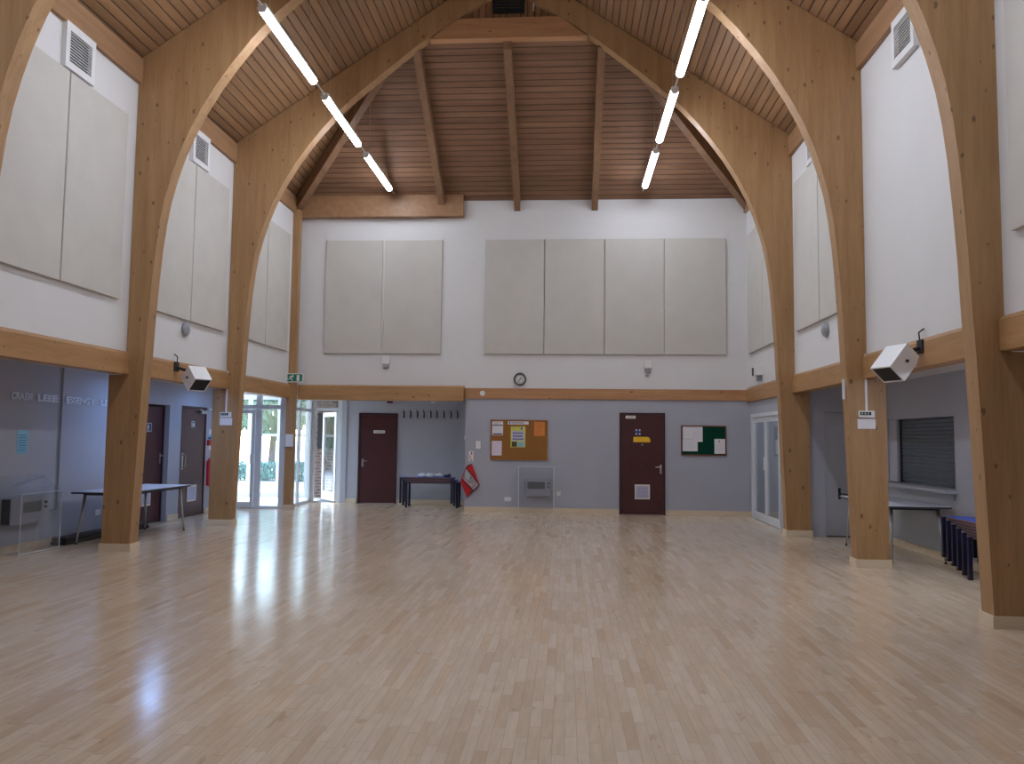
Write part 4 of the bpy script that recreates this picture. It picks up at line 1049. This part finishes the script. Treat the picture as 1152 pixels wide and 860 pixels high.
# ------------------------------------------------------------------ stacks of blue topped benches
def bench(name_loc, x0, x1, y0, y1, ztop, zfoot, along, label, group, matl=.03):
    r = thing('stacking_bench', name_loc, label, 'bench', group)
    m2 = MB(); m2.box(x0, x1, y0, y1, ztop-.003, ztop, bev=.001); m2.build('seat_top', 'blue_lam', r)
    m2 = MB(); m2.box(x0, x1, y0, y1, ztop-.019, ztop-.0034); m2.build('plywood_edge', 'ply', r)
    t = .042
    if along == 'y':
        xs_ = ((x0-t-.003, x0-.003), (x1+.003, x1+t+.003)); ysl = ((y0+.02, y0+.02+t), (y1-.02-t, y1-.02))
    else:
        xs_ = ((x0+.02, x0+.02+t), (x1-.02-t, x1-.02)); ysl = ((y0-t-.003, y0-.003), (y1+.003, y1+t+.003))
    m2 = MB()
    if along == 'y':
        for a, b in ((x0+.01, x0+.03), (x1-.03, x1-.01)): m2.box(a, b, y0+.02, y1-.02, ztop-.031, ztop-.0195)
    else:
        for a, b in ((y0+.01, y0+.03), (y1-.03, y1-.01)): m2.box(x0+.02, x1-.02, a, b, ztop-.040, ztop-.0195)
    m2.build('side_rail', 'navy', r)
    for a, b in xs_:
        for c, d in ysl:
            m2 = MB(); m2.box(a, b, c, d, zfoot+.025, ztop-.004); lg = m2.build('leg', 'navy', r)
            m2 = MB(); m2.box(a-.002, b+.002, c-.002, d+.002, zfoot, zfoot+.025, bev=.003); m2.build('foot', 'black', lg)
    return r
pos = ['topmost', 'second from the top', 'third from the top', 'fourth from the top', 'second from the floor', 'lowest']
for i in range(6):
    yf = 10.02-.122*i; zt = .645-.033*i
    bench((4.69, yf-.6, zt-.49), 4.53, 4.83, yf-1.2, yf, zt, zt-.48, 'y', 'blue-topped bench behind the nearest right arch leg, %s of the nested stack' % pos[i], 'nested benches by the right wall')
pos3 = ['topmost', 'middle one', 'lowest']
for i in range(3):
    x0 = -3.63+.062*i; zt = .645-.045*i
    bench((x0+.6, 17.45, zt-.555), x0, x0+1.2, 17.30, 17.62, zt, zt-.555, 'x', 'blue-topped bench in the recess under the coat hooks, %s of the stack' % pos3[i], 'stacked benches in the recess')
# on top of the recess stack
m2 = MB()
for k in range(14):
    m2.ball((-3.22+k*.036, 17.45+random.uniform(-.08, .08), .645+.03+random.uniform(0, .03)), random.uniform(.035, .055), None, (1.3, 1.2, .85), 2)
for v in m2.bm.verts:
    v.co.z = max(.6455, v.co.z+random.uniform(-.006, .006)); v.co.x += random.uniform(-.005, .005)
tag(m2.build('plastic_bag', 'plastic_bag'), 'crumpled translucent plastic bag lying on the recess bench stack', 'bag')
m2 = MB(); m2.ball((-2.60, 17.45, .675), .06, None, (1.5, 1., .48), 3)
for v in m2.bm.verts: v.co.z = max(.6455, v.co.z)
m2.ball((-2.55, 17.45, .71), .025, None, (1.3, 1, .7), 2)
tag(m2.build('blue_pouch', 'pouch', smooth=True), 'dark blue cloth bundle at the right end of the recess bench stack', 'bundle')

# ------------------------------------------------------------------ lamps in the left aisle ceiling, added fills right aisle and corridor
for y, l in ((11.9, 'nearer'), (14.55, 'farther')):
    r = thing('bulkhead_light', (-6.2, y, 2.36), 'round ceiling light over the left aisle behind the beam, %s one' % l, 'ceiling light', 'left aisle ceiling lights')
    m2 = MB(); m2.cyl((-6.14, y, 2.43), (-6.14, y, 2.40), .20, seg=28); m2.build('base', 'white', r)
    m2 = MB(); m2.cyl((-6.14, y, 2.399), (-6.14, y, 2.388), .19, .18, seg=28); m2.build('diffuser', 'lamp_cool', r)

for y in (8.3,):  # unseen fill added to lift the hatch wall and aisle end
    r = thing('bulkhead_light', (4.35, y, 2.36), 'added unseen fill light brightening the right aisle, hidden behind the beam', 'ceiling light')
    m2 = MB(); m2.cyl((4.35, y, 2.43), (4.35, y, 2.395), .15, seg=24); m2.build('base', 'white', r)
    m2 = MB(); m2.cyl((4.35, y, 2.394), (4.35, y, 2.375), .13, .10, seg=24); m2.build('diffuser', 'fill_white', r)

r = thing('bulkhead_light', (5.0, 16.0, 2.43), 'added unseen fill light brightening the corridor beyond the right glass door', 'ceiling light')  # unseen fill added so the corridor reads lighter through the glass
m2 = MB(); m2.cyl((5.0, 16.0, 2.5), (5.0, 16.0, 2.465), .15, seg=24); m2.build('base', 'white', r)
m2 = MB(); m2.cyl((5.0, 16.0, 2.464), (5.0, 16.0, 2.445), .13, .10, seg=24); m2.build('diffuser', 'fill_white', r)

# ------------------------------------------------------------------ world and sun
w_ = bpy.data.worlds.new('sky'); scene.world = w_; w_.use_nodes = True
nt = w_.node_tree; nt.nodes.clear()
sky = nt.nodes.new('ShaderNodeTexSky'); sky.sky_type = 'NISHITA'; sky.sun_disc = False; sky.sun_elevation = math.radians(42); sky.sun_rotation = math.radians(-60)
bg = nt.nodes.new('ShaderNodeBackground'); ow = nt.nodes.new('ShaderNodeOutputWorld')
nt.links.new(sky.outputs[0], bg.inputs[0]); nt.links.new(bg.outputs[0], ow.inputs[0]); bg.inputs[1].default_value = 1.15
sl_ = bpy.data.lights.new('sun', 'SUN'); sl_.energy = 7.; sl_.angle = .01; sl_.color = (1, .96, .9)
so = bpy.data.objects.new('sun', sl_); C.objects.link(so); so.location = (-30, 30, 30)
so.rotation_euler = Vector((.55, -.55, -.7)).to_track_quat('-Z', 'Y').to_euler()

# ------------------------------------------------------------------ view
scene.view_settings.view_transform = 'Standard'; scene.view_settings.look = 'None'
scene.view_settings.gamma = 1.; scene.view_settings.exposure = .32; scene.view_settings.use_curve_mapping = False
scene.cycles.use_denoising = True
scene.cycles.max_bounces = 10; scene.cycles.diffuse_bounces = 5; scene.cycles.transparent_max_bounces = 16
scene.cycles.sample_clamp_indirect = 6.
